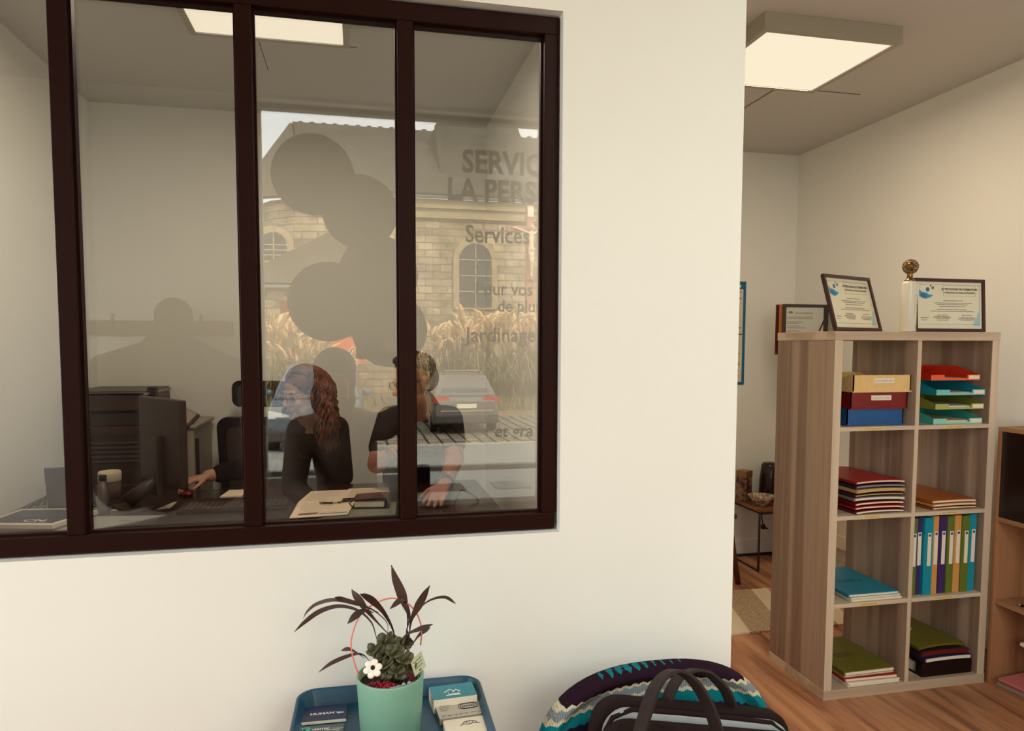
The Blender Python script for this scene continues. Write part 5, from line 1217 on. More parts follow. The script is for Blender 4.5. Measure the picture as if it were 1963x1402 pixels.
hm = b.mesh('hair'); bmh = bmesh.new(); bmh.from_mesh(hm); bmh.from_mesh(hcap); bmh.to_mesh(hm); bmh.free()
put(hm, 'hair', MH, mn, True)
bd = blob([(GM @ V(-.046, -.052, -.088), .012, GM @ V(0, -.074, -.104), .014), (GM @ V(.046, -.052, -.088), .012, GM @ V(0, -.074, -.104), .014), (GM @ V(-.022, -.087, -.050), .0045, GM @ V(.022, -.087, -.050), .0045)], (), .004, 3)
put(bd, 'short_beard', mat('stubble', S(128, 80, 58), .9), mn, True)
POLO = mat('black_pique', S(24, 9, 9), .85, spec=.1, bump=.3, bscale=500)
dl, dr_ = (el - sl).normalized(), (er - sr).normalized()
tc_ = [(nb + V(0, .02, -.035), .070, ch_, .122), (ch_ + V(-.065, 0, 0), .110, wa + V(-.05, 0, 0), .107), (ch_ + V(.065, 0, 0), .110, wa + V(.05, 0, 0), .107), (wa, .135, hp_, .142),
       (nb + V(0, .02, -.028), .066, sl, .068), (nb + V(0, .02, -.028), .066, sr, .068), (sl, .067, sl + dl * .135, .064), (sr, .067, sr + dr_ * .14, .064), (nb + V(0, .035, .005), .070, nb + V(0, .02, -.06), .085)]
put(blob(tc_, (), .007, 6), 'polo_shirt', POLO, mn, True)
b = MB(); ax_ = (hm_ + V(.012, .024, -.055) - nb).normalized(); fr_ = V(-.25, -1, 0); fr_ = (fr_ - ax_ * fr_.dot(ax_)).normalized(); sd_ = ax_.cross(fr_); N_ = 24
for i in range(N_ + 1):                                          # open at the throat
    a_ = math.radians(24 + 312 * i / N_); d_ = fr_ * math.cos(a_) + sd_ * math.sin(a_); up_ = .5 + .5 * (1 - math.cos(a_)) / 2
    for rr_, hh_ in ((.073, .064 * up_ + .006), (.079, .066 * up_ + .006), (.095, -.012), (.088, -.014)): b.v.append(tuple(nb + ax_ * hh_ + d_ * rr_ + V(0, .012, -.006)))
for i in range(N_):
    k = i * 4; b.f += [(k + j, k + (j + 1) % 4, k + 4 + (j + 1) % 4, k + 4 + j) for j in range(4)]
b.f += [(0, 1, 2, 3), (N_ * 4 + 3, N_ * 4 + 2, N_ * 4 + 1, N_ * 4)]
b.build('polo_collar', POLO, mn, smooth=True)
pc = [(hp_, .142, hp_ + V(0, .01, -.06), .14)]
for k in range(2): hpk = hp_ + V(-.085 + .17 * k, .01, -.03); pc += [(hpk, .108, kn[k], .078), (kn[k], .075, an[k] + V(0, 0, .02), .058)]
put(blob(pc, (), .008, 5), 'trousers', mat('dark_denim', S(40, 34, 40), .9), mn, True)
for k in range(2): put(blob([(an[k] + V(0, .03, -.04), .046, an[k] + V(0, -.16, -.05), .038)], (), .006, 3), 'shoe', BLK2, mn, True)
wd_ = (wl_ - el).normalized(); wc = wl_ - wd_ * .03
b = MB(); b.tube([wc + (wd_.orthogonal().normalized() * math.cos(t_) + wd_.cross(wd_.orthogonal().normalized()) * math.sin(t_)) * .034 for t_ in (2 * PI * i / 20 for i in range(20))], 1, flat=(.010, .0022, wd_), closed=True)
wt = b.build('wristwatch_strap', BLK2, mn)
MB().cone(wc + V(0, 0, .033) + V(-.01, -.01, 0), wc + V(0, 0, .042) + V(-.012, -.012, 0), .019, .018, 20).build('watch_case', mat('dark_watch_face', S(60, 56, 58), .2, .4), wt)
ph = thing('phone', 'dark phone held in the man\u2019s raised hand', 'phone', (.14, 3.04, .97))
Mp = frame3(wr + V(.012, -.082, .058), (1, -.15, .12), (.0, -.55, .45))
MB().prism(rrect(.145, .072, .01, 5), -.004, .004, Mp).build('phone_body', BLK2, ph, bevel=.0015)
MB().prism(rrect(.138, .066, .008, 5), .004, .0043, Mp).build('phone_screen', mat('phone_glass', S(60, 58, 60), .1), ph)
hs = thing('headset_cable', 'thin dark cable loop on the desk by the man\u2019s hand', 'cable', (.42, 2.9, DZ))
MB().tube(spline([(.375, 2.86, DZ + .004), (.395, 2.88, DZ + .04), (.42, 2.93, DZ + .052), (.475, 2.96, DZ + .02), (.49, 2.93, DZ + .004)], 6), .0035, 6).build('cord', BLK2, hs, smooth=True)
# ================================================================ the shop side behind the camera, seen in the partition glass
ct = thing('counter', 'pale counter under the shop window, reflected in the glass', 'counter', (1.0, -.65, 0))
MB().bx(.24, 1.9, -.90, -.20, .695, .72).build('counter_top', mat('pale_counter_top', S(206, 210, 204), .35), ct, bevel=.003)
MB().bx(.26, 1.88, -.88, -.24, .0, .695).build('counter_base', mat('grey_counter_base', S(150, 136, 120), .6), ct)
for i, (lab, px, py) in enumerate((('small colour leaflet lying alone on the pale counter', 985, 925), ('dark leaflet rack card lying on the pale counter by the man\u2019s reflection', 860, 931))):
    v = None
    c = mirp(px, py, 3.3); x = c.x
    t = thing('leaflet', lab, 'leaflet', (x, -.52, .7205))
    MB().bx(x - .085, x + .085, -.56, -.38, .7205, .7225).build('sheet', mat('leaflet_photo', S(90, 110, 120), .4, vary=.6, vscale=20, col2=S(190, 190, 180)) if i == 0 else BLK2, t)
bxr = thing('paper_holder', 'dark upright leaflet holder on the pale counter', 'leaflet holder', (.30, -.48, .72))
MB().bx(.255, .325, -.46, -.38, .7205, .84).build('holder_body', BLK2, bxr, bevel=.004)

# coat rack with coat on the wall beside the shop window
cr_ = thing('coat_rack', 'grey wall board with coat hooks, faintly reflected behind the copier', 'coat rack', (-1.2, WY, 1.5))
MB().bx(-1.42, -.62, WY, WY + .022, 1.455, 1.53).build('rack_board', mat('grey_brown_board', S(110, 92, 78), .6), cr_, bevel=.003)
for x in (-1.36, -1.16, -.96, -.76): MB().tube([(x, WY + .02, 1.50), (x, WY + .07, 1.495), (x, WY + .085, 1.52), (x, WY + .08, 1.56)], .008, 6).build('hook', STL, cr_, smooth=True)
co = thing('coat', 'dark hooded coat hanging on the rack, faintly reflected in the glass', 'coat', (-.92, WY + .1, 1.5))
b = blob([(V(-.86, WY + .15, 1.44), .08, V(-.87, WY + .15, 1.55), .09), (V(-.90, WY + .13, 1.34), .12, V(-1.18, WY + .12, 1.27), .10), (V(-.88, WY + .13, 1.36), .12, V(-.64, WY + .12, 1.27), .09), (V(-.90, WY + .16, 1.33), .15, V(-.92, WY + .16, .75), .155), (V(-1.10, WY + .15, 1.25), .14, V(-1.10, WY + .15, .75), .145), (V(-.72, WY + .15, 1.22), .13, V(-.70, WY + .15, .75), .14)], (), .012, 6)
put(b, 'coat_body', mat('dark_wool', S(70, 60, 54), .9), co, True)

# the photographer, sitting behind the phone; only the faint reflection shows
pg = thing('person', 'faint reflection of a seated person in grey holding up a phone', 'person', (-.05, -.62, 0))
ph_ = V(-.10, -.20, 1.262); PM = lookM(ph_, PI, math.radians(6))
nb, ch_, wa, hp_ = V(-.085, -.29, 1.10), V(-.07, -.40, .98), V(-.06, -.56, .78), V(-.055, -.60, .60)
sl, sr = V(-.25, -.33, 1.03), V(.105, -.33, 1.04)
er, wr = V(.24, -.18, 1.13), V(.20, -.05, 1.345); el, wl_ = V(-.29, -.33, .78), V(-.16, -.12, .70)
hc, he = head_shapes(PM, 1.0, 1.0)
caps = [(nb + V(0, 0, -.03), .055, ph_ + V(0, -.02, -.055), .052), (nb, .06, ch_, .11), (ch_, .14, wa, .13), (wa, .13, hp_, .14), (nb, .055, sl, .055), (nb, .055, sr, .055), (sr, .054, er, .042), (er, .04, wr, .029), (sl, .054, el, .042), (el, .04, wl_, .029)]
for s in (-1, 1): caps += [(hp_ + V(.09 * s, 0, 0), .09, V(-.05 + .16 * s, -.20, .56), .06), (V(-.05 + .16 * s, -.20, .56), .058, V(-.05 + .17 * s, -.16, .09), .04), (V(-.05 + .17 * s, -.16, .09), .04, V(-.05 + .18 * s, -.02, .035), .03)]
caps += hand(wr, V(-.35, .35, .5), V(.9, .1, .3), (.5, .55, .6, .65), 1, .95, .6) + hand(wl_, V(.4, .8, -.1), V(0, 0, 1), (.4, .45, .5, .55), -1, .95, .6)
put(blob(caps + hc, he, .006, 4), 'body', SKINP, pg, True)
put(blob([], [(PM @ V(0, .026, .050), (.092, .106, .088), PM.to_3x3().to_4x4()), (PM @ V(0, .05, -.01), (.092, .076, .09), PM.to_3x3().to_4x4()), (PM @ V(.01, .055, -.09), (.098, .06, .11), PM.to_3x3().to_4x4())], .006, 4), 'hair', mat('grey_brown_hair', S(110, 92, 78), .7), pg, True)
tc_ = [(nb + V(0, 0, -.03), .062, ch_, .125), (ch_, .155, wa, .145), (wa, .145, hp_, .15), (nb + V(0, 0, -.03), .06, sl, .066), (nb + V(0, 0, -.03), .06, sr, .066), (sr, .066, er, .055), (er, .054, er + (wr - er) * .8, .042), (sl, .066, el, .055), (el, .054, el + (wl_ - el) * .8, .042)]
put(blob(tc_, (), .008, 5), 'jacket', mat('grey_jacket', S(120, 108, 98), .9), pg, True)
pc = [(hp_, .15, hp_ + V(0, 0, -.03), .15)]
for s in (-1, 1): pc += [(hp_ + V(.09 * s, 0, 0), .105, V(-.05 + .16 * s, -.20, .56), .075), (V(-.05 + .16 * s, -.20, .56), .072, V(-.05 + .17 * s, -.16, .12), .055)]
put(blob(pc, (), .010, 5), 'trousers', mat('dark_denim', S(40, 34, 40), .9), pg, True)
for s in (-1, 1): put(blob([(V(-.05 + .17 * s, -.17, .05), .045, V(-.05 + .18 * s, .0, .04), .036)], (), .006, 3), 'shoe', BLK2, pg, True)
tp_ = thing('phone', 'phone held up for the picture, reflected in the glass', 'phone', (.07, -.012, 1.39))
MB().prism([(x + .072, y - .018) for x, y in rrect(.162, .078, .012, 5)], .004, .014, frame3((0, 0, H), (1, 0, 0), (0, 0, 1)) @ Matrix.Rotation(0, 4, 'X')).build('phone_body', mat('grey_brown_phone', S(58, 42, 36), .4), tp_, bevel=.002)
for dx, dz in ((.012, .010), (.034, .010), (.012, -.012)) : MB().cone((dx, -.0045, H - .002 + dz * .9), (dx, -.0025, H - .002 + dz * .9), .0065, .0062, 16).build('camera_lens', mat('pale_lens_ring', S(170, 160, 146), .2), tp_)
sl_ = thing('stool', 'stool under the photographer, hidden below the glass', 'stool', (-.055, -.62, 0))
MB().cone((-.055, -.64, .38), (-.055, -.64, .41), .17, .17, 28).build('seat', LW, sl_)
for a in range(4): MB().cone((-.055 + .11 * math.cos(a * PI / 2 + .8), -.64 + .11 * math.sin(a * PI / 2 + .8), .38), (-.055 + .17 * math.cos(a * PI / 2 + .8), -.64 + .17 * math.sin(a * PI / 2 + .8), 0), .016, .013, 8).build('leg', LW, sl_)

# ================================================================ the street, seen reflected: square, cars, grasses, church
# the ground falls gently from the shop front, then lies level under the square
gz = lambda dist: max(-.75, .464 - .0799 * dist)
GR = masonry('granite_setts', S(160, 146, 122), S(134, 122, 102), S(30, 26, 22), .30, .46, .027, .9, .25, (0, 0, 0), .0)
ASP = mat('pale_asphalt', S(150, 148, 140), .9, vary=.15, vscale=3)
def gplane(name, d0, d1, m, dz=0.0, x0=-30, x1=30):
    return struct(MB().add([(x0, MIR - d0, gz(d0) + dz), (x1, MIR - d0, gz(d0) + dz), (x1, MIR - d1, gz(d1) + dz), (x0, MIR - d1, gz(d1) + dz), (x0, MIR - d0, gz(d0) + dz - .15), (x1, MIR - d0, gz(d0) + dz - .15), (x1, MIR - d1, gz(d1) + dz - .15), (x0, MIR - d1, gz(d1) + dz - .15)], [(0, 1, 2, 3), (4, 7, 6, 5), (0, 4, 5, 1), (2, 6, 7, 3)]).build(name, m))
gplane('ground_pavement', 4.02, 15.0, ASP); gplane('ground_square', 15.2, 46, GR)
struct(MB().bx(-30, -2.2, -1.12, 12, -.16, -.01).build('ground_side', ASP))
kerb = struct(MB().add([(-30, MIR - 15.0, gz(15.0)), (30, MIR - 15.0, gz(15.0)), (30, MIR - 15.2, gz(15.2)), (-30, MIR - 15.2, gz(15.2)), (-30, MIR - 15.0, gz(15.0) + .03), (30, MIR - 15.0, gz(15.0) + .03), (30, MIR - 15.2, gz(15.2) + .03), (-30, MIR - 15.2, gz(15.2) + .03)], [(0, 1, 2, 3), (4, 7, 6, 5), (0, 4, 5, 1), (2, 6, 7, 3)]).build('kerb', mat('pale_kerb', S(190, 180, 160), .9)))

STONE = masonry('granite_wall', S(212, 190, 152), S(172, 150, 118), S(120, 104, 82), .62, .30, .018, .95, .4)
SLATE = masonry('slate_roof', S(86, 80, 66), S(72, 68, 56), S(52, 48, 40), .30, .16, .012, .9, .35)
SLATE2 = mat('lichen_slate', S(98, 88, 68), .9, vary=.35, vscale=1.6)
CH = thing('church', 'old granite church with slate roofs reflected in the glass', 'church', (2, MIR - 32, -2))
yw = MIR - 30
def m30(px, py, d=30): return mirp(px, py, d)
zc_ = m30(900, 384).z; xl = m30(612, 500).x
STW = MB().bx(xl, 22, yw - 8, yw, -2.5, zc_); STW.build('nave_wall', STONE, CH)
MB().bx(xl - .2, 22, yw - .1, yw + .28, zc_ - .42, zc_ - .05).bx(xl - .2, 22, yw - .1, yw + .16, zc_ - .8, zc_ - .42).build('cornice', mat('cornice_stone', S(186, 166, 128), .9, vary=.2, vscale=2), CH)
MB().tube([(xl - .3, yw + .45, zc_ + .02), (22, yw + .45, zc_ + .02)], .09, 8).build('gutter', mat('zinc_gutter', S(120, 124, 120), .5), CH)
# main roof: ridge 5 m behind the wall, hipped at the apse end
rA, rB = m30(560, 238, 35), m30(845, 250, 35); rz0 = rA.z
e0, e1 = m30(470, 400, 28.5), V(22, yw + .5, zc_)
def slab(pts, th, name, m, parent):
    n_ = (pts[1] - pts[0]).cross(pts[2] - pts[0]).normalized() * th
    k = len(pts)
    return MB().add([tuple(p) for p in pts] + [tuple(p - n_) for p in pts], [tuple(range(k)), tuple(range(2 * k - 1, k - 1, -1))] + [(i, (i + 1) % k, k + (i + 1) % k, k + i) for i in range(k)]).build(name, m, parent)
yr = MIR - 35
slab([V(xl - .4, yw + .5, zc_), V(22, yw + .5, zc_), V(22, yr, rz0 - .05), V(rA.x, yr, rz0)], .15, 'nave_roof', SLATE, CH)
a0 = V(xl - .4, yw + .5, zc_); apx = [m30(497, 412, 31.0), m30(560, 412, 29.6), a0]
ap0 = V(m30(440, 425, 34).x, MIR - 34, zc_); ap1 = V(m30(500, 415, 30.5).x, MIR - 30.6, zc_ - .2)
slab([ap1, V(m30(560, 410, 29.8).x, MIR - 29.7, zc_ - .25), a0, V(rA.x, yr, rz0)], .15, 'apse_roof', SLATE2, CH)
slab([ap0, ap1, V(rA.x, yr, rz0)], .15, 'apse_roof', SLATE2, CH)
b = MB()
for k in range(60): b.bx(rA.x + .26 * k, rA.x + .26 * k + .2, yr - .12, yr + .12, rz0 - .05, rz0 + (.16 if k % 2 else .08))
b.build('ridge_tiles', SLATE2, CH)
# apse wall
w0, w1_ = ap1 + V(.3, -.5, -.1), V(m30(560, 410, 29.8).x, MIR - 30.3, zc_ - .3)
for p, q_ in ((ap0 + V(.4, 0, -.1), w0), (w0, w1_), (w1_, V(xl, yw, zc_))):
    MB().add([(p.x, p.y, -2.5), (q_.x, q_.y, -2.5), (q_.x, q_.y, zc_ - .15), (p.x, p.y, zc_ - .15), (p.x, p.y - .6, -2.5), (q_.x, q_.y - .6, -2.5), (q_.x, q_.y - .6, zc_ - .15), (p.x, p.y - .6, zc_ - .15)], [(0, 1, 2, 3), (4, 7, 6, 5), (0, 4, 5, 1), (2, 6, 7, 3), (0, 3, 7, 4), (1, 5, 6, 2)]).build('apse_wall', STONE, CH)
# transept roof rising above the nave roof
tq = [m30(832, 254, 33.6), m30(874, 205, 34.6), m30(948, 205, 34.6), m30(992, 262, 33.6)]
slab([tq[0] + V(0, 2.9, -3.4), tq[3] + V(0, 2.9, -3.4), tq[3], tq[2], tq[1], tq[0]], .4, 'transept_roof', SLATE, CH)
# arched windows
def arch_window(px0, px1, pyt, pyb, d, name='arched_window'):
    a, c = m30(px0, pyt, d), m30(px1, pyb, d); r = (c.x - a.x) / 2; cx = (a.x + c.x) / 2; y = MIR - d
    pts = lambda g: [(cx - r - g, c.z - g * .3), (cx + r + g, c.z - g * .3)] + [(cx + (r + g) * math.cos(t_), a.z - r + (r + g) * math.sin(t_)) for t_ in (PI * i / 14 for i in range(15))]
    Mx = frame3((0, y, 0), (1, 0, 0), (0, 0, 1))
    s_ = MB().prism(pts(.26), -.10, .05, Mx).build(name, mat('arch_stone', S(190, 168, 128), .9, vary=.25, vscale=3), CH)
    MB().prism(pts(0), -.115, -.10, Mx).build('leaded_glass', mat('leaded_glass', S(70, 70, 66), .7, vary=.3, vscale=5), s_)
    b = MB()
    for k in range(1, 4): b.bx(cx - r, cx + r, y + .11, y + .14, c.z + (a.z - r - c.z) * k / 3 - .02, c.z + (a.z - r - c.z) * k / 3 + .02)
    b.bx(cx - .02, cx + .02, y + .11, y + .14, c.z, a.z); b.build('glazing_bars', mat('pale_glazing_bar', S(170, 166, 150), .7), s_)
arch_window(880, 942, 466, 590, 30.0); arch_window(498, 550, 444, 500, 29.4)
# side chapel with lean-to roof in front of the apse
yc = MIR - 26
c0, c1 = m30(430, 548, 26), m30(668, 548, 26)
MB().bx(c0.x, c1.x, yc - 3, yc, -2.5, c0.z).build('chapel_wall', STONE, CH)
t0, t1 = m30(508, 508, 28.6), m30(650, 432, 28.8)
slab([V(c0.x - .3, yc + .3, c0.z), V(c1.x + .3, yc + .3, c0.z), V(t1.x + .3, MIR - 28.9, t1.z), V(t0.x, MIR - 28.9, t0.z), V(c0.x - .3, MIR - 28.5, t0.z - .6)], .15, 'chapel_roof', SLATE2, CH)
MB().tube([(c0.x - .3, yc + .35, c0.z - .02), (c1.x + .3, yc + .35, c0.z - .02)], .07, 8).build('gutter', mat('zinc_gutter', S(120, 124, 120)), CH)
sA, sB = m30(537, 576, 26), m30(572, 618, 26)
sh = MB().bx(sA.x, sB.x, yc - .02, yc + .05, sB.z, sA.z).build('shutter', mat('rust_red_shutter', S(140, 70, 50), .7), CH)
MB().bx(sA.x - .12, sB.x + .12, yc - .02, yc + .03, sA.z, sA.z + .25).build('lintel', mat('cornice_stone', S(186, 166, 128)), CH)
hb_ = thing('orange_board', 'orange panel beside the church, reflected under the vinyl circles', 'panel', (0, MIR - 25.4, 1))
oA, oB = m30(632, 648, 25.4), m30(684, 686, 25.4)
MB().bx(oA.x, oB.x + .3, MIR - 25.5, MIR - 25.4, oB.z - .2, oA.z).build('board', mat('orange_paint', S(236, 120, 74), .7), hb_)
MB().bx(oA.x + .05, oA.x + .15, MIR - 25.6, MIR - 25.5, -1.6, oA.z - .1).build('post', STL, hb_)

# wayside cross
cs = thing('wayside_cross', 'tall wooden cross with pale carved figure before the church', 'cross', (6, MIR - 26, -1.4))
m24 = lambda px, py: mirp(px, py, 26)
cz = m24(1013, 440).z; cx = m24(1016, 440).x; yk = MIR - 26; top = m24(1013, 394).z
PINK = mat('weathered_pink_wood', S(196, 140, 112), .8, vary=.2, vscale=4)
MB().bx(cx - .14, cx + .14, yk - .14, yk + .14, gz(26) + 2.2, top).build('upright_post', PINK, cs, bevel=.02)
MB().bx(cx - .86, cx + .86, yk - .10, yk + .10, cz - .10, cz + .10).build('cross_arm', PINK, cs, bevel=.02)
MB().prism(rrect(.7, .7, .05, 3), gz(26), gz(26) + 2.2, Matrix.Translation((cx, yk, 0))).build('stone_pedestal', STONE, cs, bevel=.04)
MB().bx(cx - .11, cx + .11, yk + .14, yk + .17, top - .42, top - .06).build('title_plate', PAPER, cs)
zt = cz
fg = blob([(V(cx, yk + .24, zt - .18), .10, V(cx, yk + .26, zt - .62), .085), (V(cx, yk + .26, zt - .62), .095, V(cx, yk + .27, zt - .78), .10), (V(cx - .05, yk + .27, zt - .78), .075, V(cx - .02, yk + .34, zt - 1.20), .055), (V(cx + .05, yk + .27, zt - .78), .075, V(cx + .03, yk + .34, zt - 1.20), .055), (V(cx - .02, yk + .34, zt - 1.2), .052, V(cx, yk + .24, zt - 1.62), .035), (V(cx + .03, yk + .34, zt - 1.2), .052, V(cx + .02, yk + .24, zt - 1.62), .035),
    (V(cx - .10, yk + .23, zt - .16), .055, V(cx - .40, yk + .17, zt - .02), .042), (V(cx - .40, yk + .17, zt - .02), .040, V(cx - .70, yk + .14, zt + .06), .028), (V(cx + .10, yk + .23, zt - .16), .055, V(cx + .40, yk + .17, zt - .02), .042), (V(cx + .40, yk + .17, zt - .02), .040, V(cx + .70, yk + .14, zt + .06), .028), (V(cx, yk + .24, zt - .14), .045, V(cx + .02, yk + .28, zt - .02), .04), (V(cx, yk + .24, zt - 1.62), .032, V(cx + .01, yk + .34, zt - 1.74), .03)],
   [(V(cx + .03, yk + .30, zt + .05), (.075, .085, .10), Matrix.Identity(4)), (V(cx, yk + .28, zt - .76), (.135, .11, .10), Matrix.Identity(4))], .018, 3)
put(fg, 'carved_figure', mat('pale_carved_stone', S(226, 202, 170), .8), cs, True)
MB().bx(cx - .12, cx + .12, yk + .13, yk + .26, zt - 1.86, zt - 1.76).build('foot_rest', PINK, cs)

# pampas grasses
random.seed(21)
GB = mat('dry_grass_blade', S(150, 138, 88), .9, vary=.4, vscale=3); PLM = mat('pampas_plume', S(226, 192, 146), .95)
def pampas(px, d, s, b, p_, n_b=170, n_p=34):
    c = mirp(px, 700, d); base = V(c.x, MIR - d, gz(d)); s *= .9
    for i in range(n_b):
        a = random.random() * 6.28; r = random.uniform(.0, .35) * s; L_ = random.uniform(1.3, 2.3) * s; o_ = V(math.cos(a), math.sin(a), 0); q0 = base + o_ * r
        ls = random.uniform(.45, 1.1) * s
        b.tube([q0, q0 + V(0, 0, L_ * .55) + o_ * ls * .25, q0 + V(0, 0, L_ * .80) + o_ * ls * .65, q0 + V(0, 0, L_ * .62) + o_ * ls * 1.15], [1, 1, .8, .1], flat=(.022 * s, .003, (-o_.y, o_.x, 0)))
    for i in range(n_p):
        a = random.random() * 6.28; o_ = V(math.cos(a), math.sin(a), 0); L_ = random.uniform(1.9, 3.0) * s; ls = random.uniform(.2, .9) * s
        q0 = base + o_ * .2 * s; q1 = q0 + V(0, 0, L_) + o_ * ls; q2 = q1 + V(0, 0, .34 * s) + o_ * .22 * s; q3 = q2 + V(0, 0, .12 * s) + o_ * .26 * s
        b.tube([q0, q1], .012 * s, 4)
        p_.tube([q1 - (q1 - q0) * .04, q1 + (q2 - q1) * .4, q2, q3], [.02 * s, .085 * s, .065 * s, .01 * s], 6)
        for k in range(10):
            u_ = random.random(); w0_ = q1.lerp(q2, u_); d_ = V(random.uniform(-1, 1), random.uniform(-1, 1), random.uniform(-.6, .5)).normalized()
            p_.tube([w0_, w0_ + d_ * .15 * s + V(0, 0, -.02)], [.03 * s, .004], 4)
for lab, spots in (('mass of dry pampas grass under the red shuttered chapel window', ((520, 24.0, 1.05), (575, 23.8, .95), (650, 23.5, .7))),
                   ('mass of dry pampas grass behind the grey hatchback, below the arched window', ((810, 23.6, .95), (862, 24.0, 1.05), (910, 24.0, 1.15), (960, 24.0, 1.1), (1010, 23.7, 1.15), (1062, 23.4, 1.1), (1120, 23.6, 1.1)))):
    t = thing('pampas_grass', lab, 'pampas grass', (mirp(spots[0][0], 700, 22).x, MIR - 22, gz(22))); t['kind'] = 'stuff'
    b, p_ = MB(), MB()
    for px, d, s in spots: pampas(px, d, s, b, p_)
    xa, xb = mirp(spots[0][0] - 40, 700, 23).x, mirp(spots[-1][0] + 60, 700, 23).x
    gb = MB()
    for i in range(900 if spots[0][0] < 700 else 1700):
        x = random.uniform(xa, xb); d = random.uniform(22.3, 24.6); z_ = gz(d); h_ = random.uniform(.2, .6)
        gb.add([(x - .03, MIR - d, z_), (x + .03, MIR - d, z_), (x + random.uniform(-.15, .15), MIR - d + random.uniform(-.1, .1), z_ + h_)], [(0, 1, 2)])
    gb.build('low_blades', GB, t)
    b.build('leaf_blades', GB, t); p_.build('plumes', PLM, t, smooth=True)
bedx0, bedx1 = mirp(480, 700, 22).x, mirp(1180, 700, 22).x
struct(MB().add([(bedx0, MIR - 21.6, gz(21.6) + .06), (bedx1, MIR - 21.6, gz(21.6) + .06), (bedx1, MIR - 25.5, gz(25.5) + .06), (bedx0, MIR - 25.5, gz(25.5) + .06), (bedx0, MIR - 20.5, gz(20.5) - .1), (bedx1, MIR - 20.5, gz(20.5) - .1)], [(0, 1, 2, 3), (0, 4, 5, 1)]).build('ground_bed', mat('bed_soil', S(150, 128, 92), .95, vary=.3, vscale=3)))
# dark reeds standing before the pampas grass
c = mirp(856, 780, 21.2)
rd = thing('reed_plant', 'tuft of thin dark upright reeds between the car and the pampas grass', 'reeds', (c.x, MIR - 21.2, gz(21.2)))
b = MB()
for i in range(22):
    x = c.x + random.uniform(-.45, .45); l = random.uniform(1.9, 2.6); dx_ = random.uniform(-.30, .30); y_ = MIR - 21.2 + random.uniform(-.15, .15)
    b.tube([(x, y_, gz(21.2)), (x + dx_ * .4, y_, gz(21.2) + l * .6), (x + dx_, y_, gz(21.2) + l)], [.022, .02, .006], 5)
b.build('reed_stems', mat('dark_reed', S(58, 48, 36), .9), rd)

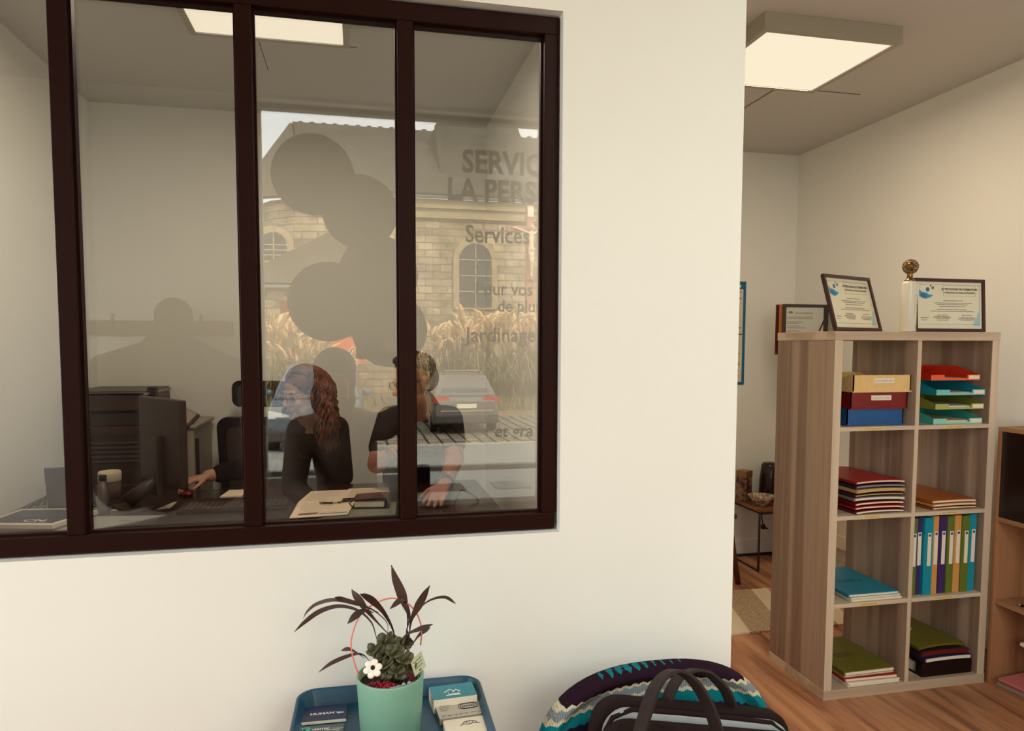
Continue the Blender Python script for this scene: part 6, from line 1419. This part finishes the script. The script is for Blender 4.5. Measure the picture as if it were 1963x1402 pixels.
# cars
TYRE = mat('tyre_rubber', S(40, 34, 32), .9); CGL = mat('car_glass', S(70, 78, 82), .08, spec=.8)
def car(label, px, d, body, rear, s=1.0, name='car'):
    """Car whose end nearest the shop shows: rear=True its tail, else its nose."""
    c = mirp(px, 700, d); f = 1 if rear else -1
    t = thing(name, label, 'car', (c.x, MIR - d - 2.1 * s, gz(d + 2.1)))
    t.rotation_euler = (0, 0, 0 if rear else PI)
    t.scale = (s, s, s)
    # local frame: the tail is at y = +2.1 when rear, the nose at y = -2.1
    w_ = .88
    def loft(sec, m, nm, par, bevel=.04):
        vs = []; k = len(sec[0][1])
        for y, pr in sec: vs += [(x, y, z_) for x, z_ in pr]
        fs = [(j * k + i, j * k + (i + 1) % k, (j + 1) * k + (i + 1) % k, (j + 1) * k + i) for j in range(len(sec) - 1) for i in range(k)] + [tuple(range(k - 1, -1, -1)), tuple((len(sec) - 1) * k + i for i in range(k))]
        return MB().add(vs, fs).build(nm, m, par, local=True, bevel=bevel, seg=3)
    pr = lambda hw, z0, z1, tw: [(-hw, z0), (hw, z0), (hw + .02, (z0 + z1) / 2), (hw * tw, z1), (-hw * tw, z1), (-hw - .02, (z0 + z1) / 2)]
    bd = loft([(-2.1, pr(.70, .32, .70, .95)), (-1.9, pr(.84, .25, .84, .96)), (-1.0, pr(w_, .24, .98, .96)), (0, pr(w_, .24, 1.0, .96)), (1.4, pr(w_, .24, 1.02, .95)), (1.95, pr(.87, .27, 1.0, .94)), (2.1, pr(.80, .36, .90, .95))], body, 'body', t)
    loft([(-1.15, pr(.80, .95, 1.0, .98)), (-.35, pr(.76, .98, 1.50, .82)), (.3, pr(.77, .98, 1.58, .83)), (1.35, pr(.77, .98, 1.54, .82)), (1.95, pr(.80, .98, 1.06, .95))], body, 'cabin', t, .03)
    MB().add([(-.66, -1.06, 1.06), (.66, -1.06, 1.06), (.56, -.42, 1.47), (-.56, -.42, 1.47)], [(0, 1, 2, 3)]).build('windscreen', CGL, t, local=True)
    MB().add([(-.64, 1.905, 1.10), (.64, 1.905, 1.10), (.56, 1.425, 1.47), (-.56, 1.425, 1.47)], [(3, 2, 1, 0)]).build('rear_window', CGL, t, local=True)
    for s_ in (-1, 1):
        MB().add([(s_ * .79, -.85, 1.04), (s_ * .785, 1.5, 1.06), (s_ * .70, 1.25, 1.45), (s_ * .68, -.35, 1.45)], [(0, 1, 2, 3)]).build('side_window', CGL, t, local=True)
        MB().ball((s_ * .95, -.78, 1.06), (.10, .06, .075), None, 12, 8).build('wing_mirror', body, t, local=True, smooth=True)
        for y in (-1.3, 1.32):
            wh = MB().cone((s_ * .70, y, .33), (s_ * .90, y, .33), .33, .33, 28).build('wheel', TYRE, t, local=True, bevel=.03)
            MB().cone((s_ * .89, y, .33), (s_ * .912, y, .33), .21, .19, 20).build('wheel_rim', CHROME, wh, local=True)
        MB().prism([(s_ * .86, .82), (s_ * .46, .90), (s_ * .44, .97), (s_ * .60, 1.01), (s_ * .86, 1.0)], 2.0, 2.085, Matrix(((1, 0, 0, 0), (0, 0, 1, 0), (0, 1, 0, 0), (0, 0, 0, 1)))).build('tail_light', mat('tail_light_red', S(190, 50, 34), .3), t, local=True)
        MB().prism([(s_ * .80, .68), (s_ * .44, .66), (s_ * .44, .74), (s_ * .80, .82)], -2.085, -1.96, Matrix(((1, 0, 0, 0), (0, 0, 1, 0), (0, 1, 0, 0), (0, 0, 0, 1)))).build('headlight', mat('headlight_glass', S(220, 224, 220), .1), t, local=True)
    MB().bx(-.86, .86, 2.0, 2.13, .30, .52).build('rear_bumper', mat('dark_bumper', S(66, 58, 54), .6), t, local=True, bevel=.03)
    MB().bx(-.70, .70, 2.08, 2.125, .60, .66).build('chrome_strip', CHROME, t, local=True)
    MB().bx(-.84, .84, -2.13, -2.0, .26, .46).build('front_bumper', mat('dark_bumper', S(66, 58, 54)), t, local=True, bevel=.03)
    MB().bx(-.42, .42, -2.11, -2.05, .52, .66).build('grille', STL, t, local=True, bevel=.02)
    pl = MB().bx(-.26, .26, 2.10, 2.135, .70, .81).build('number_plate', PAPER, t, local=True) if rear else MB().bx(-.26, .26, -2.15, -2.11, .38, .49).build('number_plate', PAPER, t, local=True)
    if rear:
        MB().tube([(-.5, 1.0, 1.60), (-.45, 1.4, 1.66), (.45, 1.4, 1.66), (.5, 1.0, 1.60)], .03, 6).build('roof_spoiler', body, t, local=True)
        MB().tube([(.56, -.6, 1.56), (.56, 1.2, 1.60)], .02, 6).build('roof_rail', CHROME, t, local=True); MB().tube([(-.56, -.6, 1.56), (-.56, 1.2, 1.60)], .02, 6).build('roof_rail', CHROME, t, local=True)
    return t
car('grey hatchback parked with its tail to the shop, by the grasses', 895, 16.9, mat('grey_car_paint', S(110, 106, 98), .3, coat=.5), True, .92)
car('blue grey car with its windscreen to the shop, behind the seated woman', 600, 14.2, mat('blue_grey_car_paint', S(92, 100, 106), .3, coat=.15), False, 1.08)
